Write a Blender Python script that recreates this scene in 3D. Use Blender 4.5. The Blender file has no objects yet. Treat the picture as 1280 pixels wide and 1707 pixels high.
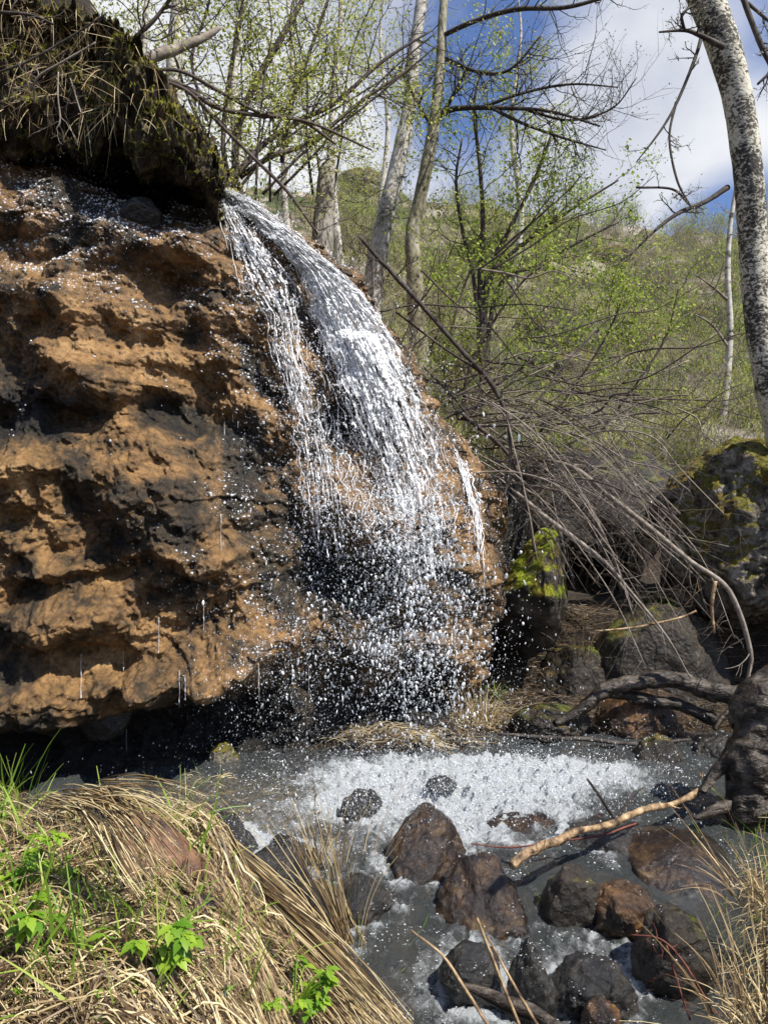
import bpy, math, random
import numpy as np
from mathutils import Vector

# ------------------------------------------------------------------ camera, sky, sun, exposure
SC = bpy.context.scene
COL = SC.collection
H = 1.5
F = 1282.0
cd = bpy.data.cameras.new("camera"); cam = bpy.data.objects.new("camera", cd); COL.objects.link(cam)
cam.location = (0, 0, H); cam.rotation_euler = (math.radians(90), 0, 0)
cd.sensor_fit = 'VERTICAL'; cd.sensor_height = 24.0
cd.lens = 12.0 * F / 853.5; cd.clip_start = 0.05; cd.clip_end = 3000
SC.camera = cam
SUNV = np.array([0.46, -0.33, 0.80]); SUNV /= np.linalg.norm(SUNV)
EL = math.asin(SUNV[2])
sd = bpy.data.lights.new("sun", 'SUN'); sun = bpy.data.objects.new("sun", sd); COL.objects.link(sun)
sd.energy = 5.0; sd.angle = math.radians(0.5); sd.color = (1.0, 0.95, 0.87)
sun.rotation_euler = Vector(SUNV).to_track_quat('Z', 'Y').to_euler()
sun.location = (6, -2, 12)
SC.view_settings.view_transform = 'Standard'; SC.view_settings.look = 'None'
SC.view_settings.exposure = 0.62; SC.view_settings.gamma = 1.0
SC.cycles.max_bounces = 6; SC.cycles.transparent_max_bounces = 12
SC.cycles.sample_clamp_indirect = 6.0; SC.cycles.sample_clamp_direct = 0.0

def N(nt, t, **kw):
    n = nt.nodes.new(t)
    for k, v in kw.items():
        if k.startswith('i_'):
            key = k[2:]
            key = int(key) if key.isdigit() else key.replace('_', ' ')
            n.inputs[key].default_value = v
        else:
            setattr(n, k, v)
    return n

def ramp(nt, fac, stops, interp='LINEAR'):
    r = nt.nodes.new('ShaderNodeValToRGB'); r.color_ramp.interpolation = interp
    e = r.color_ramp.elements
    while len(e) < len(stops): e.new(0.5)
    for el, (p, c) in zip(e, stops):
        el.position = p; el.color = (c[0], c[1], c[2], 1) if not isinstance(c, (int, float)) else (c, c, c, 1)
    nt.links.new(fac, r.inputs[0]); return r.outputs[0]

def mixc(nt, fac, a, b, mode='MIX'):
    m = nt.nodes.new('ShaderNodeMix'); m.data_type = 'RGBA'; m.blend_type = mode
    for inp, v in ((m.inputs[0], fac), (m.inputs[6], a), (m.inputs[7], b)):
        if isinstance(v, bpy.types.NodeSocket): nt.links.new(v, inp)
        elif isinstance(v, (int, float)): inp.default_value = v
        else: inp.default_value = (v[0], v[1], v[2], 1)
    return m.outputs[2]

def math_(nt, op, a, b=None, c=None):
    m = nt.nodes.new('ShaderNodeMath'); m.operation = op
    for inp, v in zip(m.inputs, (a, b, c)):
        if v is None: continue
        if isinstance(v, bpy.types.NodeSocket): nt.links.new(v, inp)
        else: inp.default_value = v
    return m.outputs[0]

world = bpy.data.worlds.new("World"); SC.world = world; world.use_nodes = True
wn = world.node_tree; wn.nodes.clear()
sky = N(wn, 'ShaderNodeTexSky', sky_type='NISHITA', sun_disc=False)
sky.sun_elevation = EL; sky.sun_rotation = math.atan2(SUNV[0], SUNV[1])
sky.air_density = 1.4; sky.dust_density = 0.3; sky.ozone_density = 3.0
wtc = N(wn, 'ShaderNodeTexCoord')
wmap = N(wn, 'ShaderNodeMapping'); wmap.inputs['Location'].default_value = (0.3, 0.1, 0.15)
wmap.inputs['Scale'].default_value = (1, 1, 1.25)
wn.links.new(wtc.outputs['Generated'], wmap.inputs[0])
cn = N(wn, 'ShaderNodeTexNoise', i_Scale=2.6, i_Detail=9.0, i_Roughness=0.52, i_Distortion=0.25)
wn.links.new(wmap.outputs[0], cn.inputs['Vector'])
# one broad cloud bank: a bump in direction space added to the noise
def dirblob(px, py, s, amp):
    v = Vector(((px-640)/F, 1.0, (853-py)/F)).normalized()
    d = N(wn, 'ShaderNodeVectorMath', operation='DISTANCE'); d.inputs[1].default_value = v
    wn.links.new(wtc.outputs['Generated'], d.inputs[0])
    q = math_(wn, 'DIVIDE', d.outputs['Value'], s)
    q = math_(wn, 'MULTIPLY', q, q)
    q = math_(wn, 'MULTIPLY', q, -1.0)
    q = math_(wn, 'EXPONENT', q)
    return math_(wn, 'MULTIPLY', q, amp)
tot = cn.outputs['Fac']
for b in ((1010, 200, 0.16, 0.30), (1120, 90, 0.10, 0.15), (620, 260, 0.12, 0.22), (800, 120, 0.08, -0.18), (930, 10, 0.10, -0.12),
          (1180, 390, 0.09, -0.30), (1260, 60, 0.06, -0.2), (980, 330, 0.09, 0.12), (300, 100, 0.18, 0.15), (450, 180, .12, .12), (700, 190, .06, -.15)):
    tot = math_(wn, 'ADD', tot, dirblob(*b))
cf = ramp(wn, tot, [(0.47, 0.0), (0.56, 0.45), (0.68, 1.0)])
cn2 = N(wn, 'ShaderNodeTexNoise', i_Scale=5.0, i_Detail=6.0, i_Roughness=0.5)
wn.links.new(wmap.outputs[0], cn2.inputs['Vector'])
cc = ramp(wn, cn2.outputs['Fac'], [(0.3, (6.0, 6.5, 7.8)), (0.62, (10., 10.2, 10.6))])
skc = mixc(wn, 1.0, sky.outputs[0], (1.0, 1.06, 1.42), 'MULTIPLY')
wcol = mixc(wn, cf, skc, cc)
bg = N(wn, 'ShaderNodeBackground'); bg.inputs[1].default_value = 0.06
wn.links.new(wcol, bg.inputs[0])
wo = N(wn, 'ShaderNodeOutputWorld'); wn.links.new(bg.outputs[0], wo.inputs[0])

# ------------------------------------------------------------------ numpy noise
rs = np.random.RandomState(7)
random.seed(7)
_perm = rs.permutation(4096).astype(np.int64)
_g = rs.normal(size=(4096, 3)); _g /= np.linalg.norm(_g, axis=1)[:, None]
_u = rs.rand(4096, 3)
def _h(ix, iy, iz):
    return _perm[(_perm[(_perm[ix & 4095] + iy) & 4095] + iz) & 4095]
def noise(p):
    p = np.asarray(p, float); i = np.floor(p).astype(np.int64); f = p - i
    w = f*f*f*(f*(f*6-15)+10); out = 0
    for dx in (0, 1):
        for dy in (0, 1):
            for dz in (0, 1):
                g = _g[_h(i[:, 0]+dx, i[:, 1]+dy, i[:, 2]+dz)]
                d = (f - (dx, dy, dz))
                dot = (g*d).sum(1)
                ww = (w[:, 0] if dx else 1-w[:, 0])*(w[:, 1] if dy else 1-w[:, 1])*(w[:, 2] if dz else 1-w[:, 2])
                out = out + dot*ww
    return out
def fbm(p, o=4, rough=.5, ridged=False):
    p = np.asarray(p, float); s = 0; a = 1.0
    for k in range(o):
        n = noise(p*(2.03**k) + k*17.3)
        s = s + a*((0.5-np.abs(n)*1.6) if ridged else n); a *= rough
    return s
def worley(p):
    p = np.asarray(p, float); i = np.floor(p).astype(np.int64); f = p-i
    best = np.full(len(p), 9.0); b2 = np.full(len(p), 9.0)
    for dx in (-1, 0, 1):
        for dy in (-1, 0, 1):
            for dz in (-1, 0, 1):
                u = _u[_h(i[:, 0]+dx, i[:, 1]+dy, i[:, 2]+dz)]
                d = np.sqrt(((u + (dx, dy, dz) - f)**2).sum(1))
                b2 = np.minimum(b2, np.maximum(best, d)); best = np.minimum(best, d)
    return best, b2
def sstep(a, b, x):
    t = np.clip((x-a)/(b-a), 0, 1); return t*t*(3-2*t)
def P(px, py, d):
    return np.array([(px-640)/F*d, d, H-(py-853)/F*d])

# ------------------------------------------------------------------ mesh building
class MB:
    def __init__(s): s.v = []; s.f = []; s.n = 0
    def add(s, v, f):
        v = np.asarray(v, float).reshape(-1, 3); f = np.asarray(f, np.int64)
        s.v.append(v); s.f.append(f + s.n); s.n += len(v)
    def grid(s, G):
        a, b = G.shape[:2]
        idx = np.arange(a*b).reshape(a, b)
        q = np.stack([idx[:-1, :-1], idx[:-1, 1:], idx[1:, 1:], idx[1:, :-1]], -1).reshape(-1, 4)
        s.add(G.reshape(-1, 3), q)
    def tube(s, pts, rad, k=6, cap=True):
        pts = np.asarray(pts, float); n = len(pts); rad = np.broadcast_to(np.asarray(rad, float), (n,))
        t = np.gradient(pts, axis=0); t /= np.linalg.norm(t, axis=1)[:, None]+1e-9
        ref = np.array([0.13, 0.31, 0.94]) if abs(t[:, 2]).mean() < .8 else np.array([0.9, .4, .1])
        a = np.cross(t, ref); a /= np.linalg.norm(a, axis=1)[:, None]+1e-9; b = np.cross(t, a)
        th = np.arange(k)*2*math.pi/k
        G = pts[:, None] + rad[:, None, None]*(np.cos(th)[None, :, None]*a[:, None]+np.sin(th)[None, :, None]*b[:, None])
        i = np.arange(n*k).reshape(n, k); j = np.roll(i, -1, 1)
        q = np.stack([i[:-1], j[:-1], j[1:], i[1:]], -1).reshape(-1, 4)
        v = G.reshape(-1, 3)
        if cap:
            v = np.vstack([v, pts[0], pts[-1]])
            c0 = n*k; c1 = c0+1
            t0 = np.stack([j[0], i[0], np.full(k, c0), np.full(k, c0)], -1)
            t1 = np.stack([i[-1], j[-1], np.full(k, c1), np.full(k, c1)], -1)
            q = np.vstack([q, t0, t1])
        s.add(v, q)
    def mesh(s, name, loc=(0, 0, 0), smooth=True):
        v = np.vstack(s.v) - np.asarray(loc)
        f3 = []; f4 = []
        for f in s.f:
            if f.shape[1] == 3: f3.append(f)
            else:
                tri = f[:, 2] == f[:, 3]
                if tri.any(): f3.append(f[tri][:, :3]); f = f[~tri]
                f4.append(f)
        f3 = np.vstack(f3) if f3 else np.zeros((0, 3), int); f4 = np.vstack(f4) if f4 else np.zeros((0, 4), int)
        me = bpy.data.meshes.new(name)
        me.vertices.add(len(v)); me.vertices.foreach_set('co', v.astype(np.float32).ravel())
        li = np.concatenate([f4.ravel(), f3.ravel()]).astype(np.int32)
        me.loops.add(len(li)); me.loops.foreach_set('vertex_index', li)
        st = np.concatenate([np.arange(len(f4))*4, len(f4)*4+np.arange(len(f3))*3]).astype(np.int32)
        me.polygons.add(len(st)); me.polygons.foreach_set('loop_start', st)
        me.polygons.foreach_set('loop_total', np.concatenate([np.full(len(f4), 4), np.full(len(f3), 3)]).astype(np.int32))
        me.update(calc_edges=True)
        me.polygons.foreach_set('use_smooth', np.full(len(st), smooth))
        me.validate()
        return me

def attr(me, name, vals):
    a = me.attributes.new(name, 'FLOAT', 'POINT'); a.data.foreach_set('value', np.asarray(vals, np.float32).ravel())

BASE = {}
def props(o, label=None, cat=None, group=None, kind=None):
    if label: o['label'] = label
    if cat: o['category'] = cat
    if group: o['group'] = group
    if kind: o['kind'] = kind
    return o
def thing(name, label, cat, loc, group=None):
    o = bpy.data.objects.new(name, None); o.empty_display_size = .1; COL.objects.link(o); o.location = [float(c) for c in loc]
    BASE[o.name] = np.array(loc, float); return props(o, label, cat, group)
def part(name, mb, m, parent, smooth=True, label=None):
    loc = BASE[parent.name]
    o = bpy.data.objects.new(name, mb.mesh(name, loc, smooth)); COL.objects.link(o); o.parent = parent
    BASE[o.name] = loc; o.data.materials.append(m)
    if label: o['label'] = label
    return o
def solo(name, mb, m, loc=(0, 0, 0), smooth=True, **kw):
    o = bpy.data.objects.new(name, mb.mesh(name, loc, smooth)); COL.objects.link(o); o.location = [float(c) for c in loc]
    BASE[o.name] = np.array(loc, float); o.data.materials.append(m); return props(o, **kw)
def dup(root, loc, rz, sc, label=None, group=None):
    r = root.copy(); COL.objects.link(r); r.location = [float(c) for c in loc]; r.rotation_euler = (0, 0, rz); r.scale = (sc, sc, sc)
    if label: r['label'] = label
    if group: r['group'] = group
    for ch in list(root.children):
        c = ch.copy(); COL.objects.link(c); c.parent = r
    return r

# ------------------------------------------------------------------ materials
def newmat(name):
    m = bpy.data.materials.new(name); m.use_nodes = True; nt = m.node_tree
    return m, nt, nt.nodes['Principled BSDF']
def rockmat(name, stops, scale=3.0, rough=(.5, .9), bump=.5, bscale=25., bdist=.02, moss=None, mossamt=.5, wet=None, stretch=None, attrmoss=None, spec=.25):
    m, nt, b = newmat(name); L = nt.links.new
    tc = N(nt, 'ShaderNodeTexCoord'); v = tc.outputs['Object']
    if stretch:
        mp = N(nt, 'ShaderNodeMapping'); mp.inputs['Scale'].default_value = stretch; L(v, mp.inputs[0]); vv = mp.outputs[0]
    else: vv = v
    n1 = N(nt, 'ShaderNodeTexNoise', i_Scale=scale, i_Detail=8.0, i_Roughness=.62, i_Distortion=.4); L(vv, n1.inputs['Vector'])
    n2 = N(nt, 'ShaderNodeTexNoise', i_Scale=bscale, i_Detail=6.0, i_Roughness=.7); L(v, n2.inputs['Vector'])
    n3 = N(nt, 'ShaderNodeTexVoronoi', i_Scale=bscale*.8); L(v, n3.inputs['Vector'])
    col = ramp(nt, n1.outputs['Fac'], stops)
    sp = ramp(nt, n2.outputs['Fac'], [(.3, .55), (.62, 1.25)])
    col = mixc(nt, .8, col, sp, 'MULTIPLY')
    hgt = math_(nt, 'ADD', n2.outputs['Fac'], math_(nt, 'MULTIPLY', n3.outputs['Distance'], .6))
    r = ramp(nt, n2.outputs['Fac'], [(.35, rough[0]), (.65, rough[1])])
    if moss:
        g = N(nt, 'ShaderNodeNewGeometry'); sx = N(nt, 'ShaderNodeSeparateXYZ'); L(g.outputs['Normal'], sx.inputs[0])
        n4 = N(nt, 'ShaderNodeTexNoise', i_Scale=4.0, i_Detail=6.0, i_Roughness=.65); L(v, n4.inputs['Vector'])
        q = math_(nt, 'ADD', math_(nt, 'MULTIPLY', sx.outputs[2], .35), n4.outputs['Fac'])
        mf = ramp(nt, q, [(1.0-mossamt-.05, 0.0), (1.0-mossamt+.05, 1.0)])
        n5 = N(nt, 'ShaderNodeTexNoise', i_Scale=60.0, i_Detail=3.0); L(v, n5.inputs['Vector'])
        mcol = ramp(nt, n5.outputs['Fac'], [(.3, [c*.45 for c in moss]), (.6, moss)])
        n6 = N(nt, 'ShaderNodeTexNoise', i_Scale=7.0, i_Detail=3.0); L(v, n6.inputs['Vector'])
        mcol = mixc(nt, ramp(nt, n6.outputs['Fac'], [(.45, 0.), (.6, .75)]), mcol, (.13, .075, .02))
        col = mixc(nt, mf, col, mcol); r = mixc(nt, mf, r, (.95, .95, .95))
    bp = N(nt, 'ShaderNodeBump', i_Strength=bump, i_Distance=bdist); L(hgt, bp.inputs['Height']); L(bp.outputs[0], b.inputs['Normal'])
    L(col, b.inputs['Base Color']); L(r, b.inputs['Roughness']); b.inputs['Specular IOR Level'].default_value = spec
    if wet:
        b.inputs['Coat Weight'].default_value = wet; b.inputs['Coat Roughness'].default_value = .05; b.inputs['Coat IOR'].default_value = 1.4
        nb = N(nt, 'ShaderNodeTexNoise', i_Scale=110.0, i_Detail=2.0); L(v, nb.inputs['Vector'])
        b2 = N(nt, 'ShaderNodeBump', i_Strength=.6, i_Distance=.012); L(nb.outputs['Fac'], b2.inputs['Height'])
        L(bp.outputs[0], b2.inputs['Normal']); L(b2.outputs[0], b.inputs['Coat Normal'])
    return m
def leafmat(name, stops, trans=.5, rough=.5, spec=.3):
    m, nt, b = newmat(name); L = nt.links.new
    g = N(nt, 'ShaderNodeNewGeometry'); col = ramp(nt, g.outputs['Random Per Island'], stops)
    L(col, b.inputs['Base Color']); b.inputs['Roughness'].default_value = rough; b.inputs['Specular IOR Level'].default_value = spec
    if trans > 0:
        t = N(nt, 'ShaderNodeBsdfTranslucent'); L(col, t.inputs[0])
        mx = N(nt, 'ShaderNodeMixShader'); mx.inputs[0].default_value = trans
        L(b.outputs[0], mx.inputs[1]); L(t.outputs[0], mx.inputs[2]); L(mx.outputs[0], nt.nodes['Material Output'].inputs[0])
    return m
def barkmat(name, stops, scale=6., stretch=(1, 1, 1), bump=.6, rough=.8, bdist=.01):
    m, nt, b = newmat(name); L = nt.links.new
    tc = N(nt, 'ShaderNodeTexCoord'); mp = N(nt, 'ShaderNodeMapping'); mp.inputs['Scale'].default_value = stretch; L(tc.outputs['Object'], mp.inputs[0])
    n = N(nt, 'ShaderNodeTexNoise', i_Scale=scale, i_Detail=8.0, i_Roughness=.65); L(mp.outputs[0], n.inputs['Vector'])
    L(ramp(nt, n.outputs['Fac'], stops), b.inputs['Base Color']); b.inputs['Roughness'].default_value = rough
    b.inputs['Specular IOR Level'].default_value = .3
    n2 = N(nt, 'ShaderNodeTexNoise', i_Scale=scale*3, i_Detail=5.0); L(mp.outputs[0], n2.inputs['Vector'])
    bp = N(nt, 'ShaderNodeBump', i_Strength=bump, i_Distance=bdist); L(math_(nt, 'ADD', n.outputs['Fac'], n2.outputs['Fac']), bp.inputs['Height']); L(bp.outputs[0], b.inputs['Normal'])
    return m

OCH = (.36, .19, .075); OCD = (.14, .075, .035); BLK = (.022, .02, .018)
M = {}
M['cliff'] = None
M['boulder'] = rockmat('wet_brown_rock', [(.33, (.004, .003, .002)), (.5, (.018, .010, .005)), (.61, (.055, .030, .011)), (.72, (.17, .12, .05))], 9, (.1, .3), .8, 45, .012, wet=1.)
M['orange_rock'] = rockmat('wet_orange_rock', [(.34, (.008, .006, .004)), (.5, (.06, .032, .013)), (.66, (.20, .10, .035))], 9, (.1, .35), .9, 45, .015, wet=1.)
M['dark_rock'] = rockmat('wet_dark_rock', [(.3, (.006, .006, .006)), (.55, (.03, .027, .022)), (.75, (.075, .06, .045))], 7, (.1, .3), .9, 45, .015, wet=1.)
M['dark_moss'] = rockmat('dark_rock_with_moss', [(.3, (.008, .007, .006)), (.55, (.035, .028, .02)), (.75, (.10, .08, .055))], 6, (.2, .6), .9, 35, .02, wet=.5, moss=(.12, .14, .02), mossamt=.17)
M['bright_moss'] = rockmat('rock_with_bright_moss', [(.35, (.012, .010, .008)), (.55, (.05, .04, .03)), (.72, (.16, .13, .10))], 5, (.5, .9), .8, 30, .02, moss=(.26, .30, .02), mossamt=.36)
M['outcrop'] = rockmat('lichen_grey_rock', [(.28, (.012, .010, .008)), (.42, (.09, .075, .055)), (.53, (.26, .23, .18)), (.68, (.52, .49, .43))], 8, (.6, .95), 1.0, 38, .04, moss=(.22, .20, .04), mossamt=.37)
M['red_slab'] = rockmat('red_brown_slab', [(.34, (.04, .026, .018)), (.5, (.17, .09, .05)), (.66, (.27, .15, .085)), (.78, (.38, .30, .2))], 9, (.3, .7), .6, 40, .01, wet=.2)
M['overhang'] = rockmat('mossy_overhang', [(.3, (.006, .005, .004)), (.48, (.035, .027, .018)), (.62, (.14, .115, .07)), (.74, (.34, .31, .22))], 10, (.6, .95), 1.0, 28, .03, moss=(.26, .25, .03), mossamt=.36)
M['bark_dark'] = barkmat('dark_bark', [(.3, (.015, .012, .010)), (.55, (.06, .048, .04)), (.75, (.14, .12, .10))], 12, (1, 1, .4))
M['twig_dark'] = barkmat('dark_twig', [(.3, (.03, .022, .02)), (.7, (.11, .085, .07))], 20, bump=.2)
M['twig_grey'] = barkmat('grey_dead_wood', [(.3, (.08, .065, .05)), (.55, (.25, .21, .17)), (.8, (.46, .42, .35))], 15, bump=.2)
M['twig_red'] = barkmat('red_twig', [(.3, (.07, .02, .015)), (.7, (.20, .07, .05))], 15, bump=.2)
M['tan_wood'] = barkmat('tan_barkless_wood', [(.38, (.05, .03, .018)), (.46, (.20, .13, .07)), (.56, (.38, .26, .14)), (.7, (.56, .44, .28))], 16, (1, 1, 1), .9, .5)
M['log_wet'] = barkmat('wet_root_wood', [(.32, (.008, .006, .005)), (.5, (.035, .027, .02)), (.68, (.15, .125, .10))], 14, (.5, 1, 1), .9, .35, .02)
M['bark_pale'] = barkmat('pale_bark', [(.36, (.06, .05, .04)), (.46, (.42, .39, .34)), (.7, (.66, .63, .57))], 7, (1, 1, 2.2), .4)
M['stump'] = barkmat('weathered_stump', [(.3, (.06, .05, .04)), (.5, (.30, .27, .22)), (.7, (.50, .47, .42))], 9, (2, 2, .35), .9, .85, .03)
M['bark_green'] = barkmat('greenish_bark', [(.34, (.05, .045, .03)), (.48, (.22, .20, .12)), (.7, (.45, .42, .33))], 9, (1, 1, .8), .6)
def birchmat():
    m, nt, b = newmat('birch_bark'); L = nt.links.new
    tc = N(nt, 'ShaderNodeTexCoord'); v = tc.outputs['Object']
    mp = N(nt, 'ShaderNodeMapping'); mp.inputs['Scale'].default_value = (1, 1, 1.5); L(v, mp.inputs[0])
    n = N(nt, 'ShaderNodeTexNoise', i_Scale=36., i_Detail=6.0, i_Roughness=.6, i_Distortion=.8); L(mp.outputs[0], n.inputs['Vector'])
    big = N(nt, 'ShaderNodeTexNoise', i_Scale=4.5, i_Detail=4.0); L(v, big.inputs['Vector'])
    q = math_(nt, 'ADD', n.outputs['Fac'], math_(nt, 'MULTIPLY', big.outputs['Fac'], .6))
    f = ramp(nt, q, [(.72, (.035, .03, .025)), (.78, (.20, .18, .13)), (.86, (.60, .57, .46))])
    L(f, b.inputs['Base Color']); b.inputs['Roughness'].default_value = .75
    bp = N(nt, 'ShaderNodeBump', i_Strength=.7, i_Distance=.01); L(q, bp.inputs['Height']); L(bp.outputs[0], b.inputs['Normal'])
    return m
M['birch'] = birchmat()
M['leaf_yellow'] = leafmat('yellow_green_leaf', [(0, (.22, .27, .04)), (.5, (.40, .44, .07)), (1, (.60, .58, .18))], .5)
M['leaf_green'] = leafmat('fresh_green_leaf', [(0, (.14, .22, .03)), (.5, (.30, .40, .05)), (1, (.52, .56, .12))], .5)
M['leaf_hill'] = leafmat('hill_leaf', [(0, (.14, .20, .03)), (.5, (.30, .38, .06)), (1, (.50, .52, .12))], .45)
M['leaf_ground'] = leafmat('ground_plant_leaf', [(0, (.10, .24, .02)), (1, (.32, .46, .04))], .4, .35, .5)
M['catkin'] = leafmat('bud', [(0, (.14, .13, .08)), (1, (.36, .35, .22))], .2)
M['straw'] = leafmat('straw', [(0, (.05, .03, .018)), (.3, (.20, .13, .06)), (.6, (.46, .34, .16)), (1, (.70, .60, .36))], .15, .55, .4)
M['straw_dark'] = leafmat('damp_litter', [(0, (.03, .02, .012)), (.5, (.11, .07, .035)), (1, (.28, .20, .11))], .1, .5, .4)
M['grass'] = leafmat('green_grass', [(0, (.14, .28, .03)), (.6, (.28, .42, .05)), (1, (.45, .52, .12))], .4, .4, .4)
M['grass_hill'] = leafmat('hill_grass', [(0, (.09, .14, .02)), (.45, (.33, .42, .04)), (.75, (.56, .60, .10)), (1, (.62, .55, .30))], .35, .7, .2)
M['moss_clump'] = leafmat('moss_strand', [(0, (.08, .09, .015)), (.6, (.18, .20, .025)), (1, (.30, .27, .07))], .3, .9, .1)

def cliffmat():
    m, nt, b = newmat('wet_ochre_cliff'); L = nt.links.new
    tc = N(nt, 'ShaderNodeTexCoord'); v = tc.outputs['Object']
    n1 = N(nt, 'ShaderNodeTexNoise', i_Scale=2.2, i_Detail=9.0, i_Roughness=.68, i_Distortion=.6); L(v, n1.inputs['Vector'])
    n2 = N(nt, 'ShaderNodeTexNoise', i_Scale=22., i_Detail=7.0, i_Roughness=.7); L(v, n2.inputs['Vector'])
    n3 = N(nt, 'ShaderNodeTexVoronoi', i_Scale=30.); L(v, n3.inputs['Vector'])
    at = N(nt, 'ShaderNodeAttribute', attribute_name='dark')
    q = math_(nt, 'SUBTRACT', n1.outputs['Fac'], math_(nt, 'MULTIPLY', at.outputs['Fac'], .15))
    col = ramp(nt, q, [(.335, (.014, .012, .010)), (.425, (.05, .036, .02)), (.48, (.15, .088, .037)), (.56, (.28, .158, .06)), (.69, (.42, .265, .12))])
    sp = ramp(nt, n2.outputs['Fac'], [(.34, .35), (.5, .95), (.66, 1.3)])
    col = mixc(nt, .85, col, sp, 'MULTIPLY')
    hgt = math_(nt, 'ADD', n2.outputs['Fac'], math_(nt, 'MULTIPLY', n3.outputs['Distance'], .45))
    bp = N(nt, 'ShaderNodeBump', i_Strength=1.0, i_Distance=.03); L(hgt, bp.inputs['Height'])
    L(bp.outputs[0], b.inputs['Normal']); L(col, b.inputs['Base Color'])
    b.inputs['Roughness'].default_value = .5; b.inputs['Specular IOR Level'].default_value = .3
    aw = N(nt, 'ShaderNodeAttribute', attribute_name='wet')
    nw = N(nt, 'ShaderNodeTexNoise', i_Scale=5., i_Detail=4.0); L(v, nw.inputs['Vector'])
    cw = math_(nt, 'MULTIPLY', aw.outputs['Fac'], ramp(nt, nw.outputs['Fac'], [(.4, .15), (.6, 1.)]))
    L(cw, b.inputs['Coat Weight']); b.inputs['Coat Roughness'].default_value = .12; b.inputs['Coat IOR'].default_value = 1.42
    nb = N(nt, 'ShaderNodeTexNoise', i_Scale=80., i_Detail=3.0, i_Roughness=.6); L(v, nb.inputs['Vector'])
    b2 = N(nt, 'ShaderNodeBump', i_Strength=1.0, i_Distance=.03); L(nb.outputs['Fac'], b2.inputs['Height']); L(b2.outputs[0], b.inputs['Coat Normal'])
    return m
M['cliff'] = cliffmat()

def watermat(name, base, alpha, foamcol=(.72, .76, .78)):
    m, nt, b = newmat(name); L = nt.links.new
    tc = N(nt, 'ShaderNodeTexCoord'); v = tc.outputs['Object']
    at = N(nt, 'ShaderNodeAttribute', attribute_name='foam')
    n = N(nt, 'ShaderNodeTexNoise', i_Scale=26., i_Detail=9.0, i_Roughness=.85, i_Distortion=.8); L(v, n.inputs['Vector'])
    q = math_(nt, 'ADD', math_(nt, 'SUBTRACT', at.outputs['Fac'], .5), n.outputs['Fac'])
    f = ramp(nt, q, [(.50, 0.), (.60, .35), (.82, 1.)])
    L(mixc(nt, f, base, foamcol), b.inputs['Base Color'])
    L(ramp(nt, f, [(0, .03), (1, .4)]), b.inputs['Roughness']); b.inputs['IOR'].default_value = 1.33
    b.inputs['Specular IOR Level'].default_value = .6
    a = math_(nt, 'MAXIMUM', f, alpha); L(a, b.inputs['Alpha'])
    n2 = N(nt, 'ShaderNodeTexNoise', i_Scale=16., i_Detail=5.0, i_Roughness=.62, i_Distortion=.9); L(v, n2.inputs['Vector'])
    bp = N(nt, 'ShaderNodeBump', i_Strength=1., i_Distance=.045); L(math_(nt, 'ADD', n2.outputs['Fac'], n.outputs['Fac']), bp.inputs['Height']); L(bp.outputs[0], b.inputs['Normal'])
    return m
M['water'] = watermat('stream_water', (.15, .165, .165), .52)
def whitewater(name, alpha_lo=.25, hole=(.40, .56)):
    m, nt, b = newmat(name); L = nt.links.new
    tc = N(nt, 'ShaderNodeTexCoord'); v = tc.outputs['Object']
    mp = N(nt, 'ShaderNodeMapping'); mp.inputs['Scale'].default_value = (1.3, 1, .38); mp.inputs['Rotation'].default_value = (0, math.radians(18), 0); L(v, mp.inputs[0])
    n = N(nt, 'ShaderNodeTexNoise', i_Scale=38., i_Detail=8.0, i_Roughness=.78, i_Distortion=.9); L(mp.outputs[0], n.inputs['Vector'])
    b.inputs['Base Color'].default_value = (.95, .96, .97, 1); b.inputs['Roughness'].default_value = .25
    b.inputs['Subsurface Weight'].default_value = .0; b.inputs['Specular IOR Level'].default_value = .7
    L(ramp(nt, n.outputs['Fac'], [(hole[0], alpha_lo), (hole[1], 1.)]), b.inputs['Alpha'])
    bp = N(nt, 'ShaderNodeBump', i_Strength=.45, i_Distance=.02); L(n.outputs['Fac'], bp.inputs['Height']); L(bp.outputs[0], b.inputs['Normal'])
    return m
M['sheet'] = whitewater('white_water_sheet', .22, (.38, .54))
M['strand'] = whitewater('white_water_strand', .5, (.35, .55))
def dropmat():
    m, nt, b = newmat('spray_drop'); L = nt.links.new
    g = N(nt, 'ShaderNodeNewGeometry')
    L(ramp(nt, g.outputs['Random Per Island'], [(0, (.45, .50, .55)), (.5, (.75, .79, .83)), (1, (.92, .94, .95))]), b.inputs['Base Color'])
    b.inputs['Roughness'].default_value = .08; b.inputs['Specular IOR Level'].default_value = .8
    L(ramp(nt, g.outputs['Random Per Island'], [(0, .15), (.5, .5), (1, 1.)]), b.inputs['Alpha'])
    return m
M['drop'] = dropmat()

M['foam'] = leafmat('broken_foam', [(0, (.70, .74, .78)), (.4, (.88, .90, .92)), (1, (.96, .97, .98))], .3, .15, .7)
def _ico(n):
    import bmesh
    bm = bmesh.new(); bmesh.ops.create_icosphere(bm, subdivisions=n, radius=1)
    v = np.array([q.co[:] for q in bm.verts]); f = np.array([[q.index for q in k.verts] for k in bm.faces]); bm.free(); return v, f
ICO = {n: _ico(n) for n in (1, 2, 5, 6)}
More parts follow.
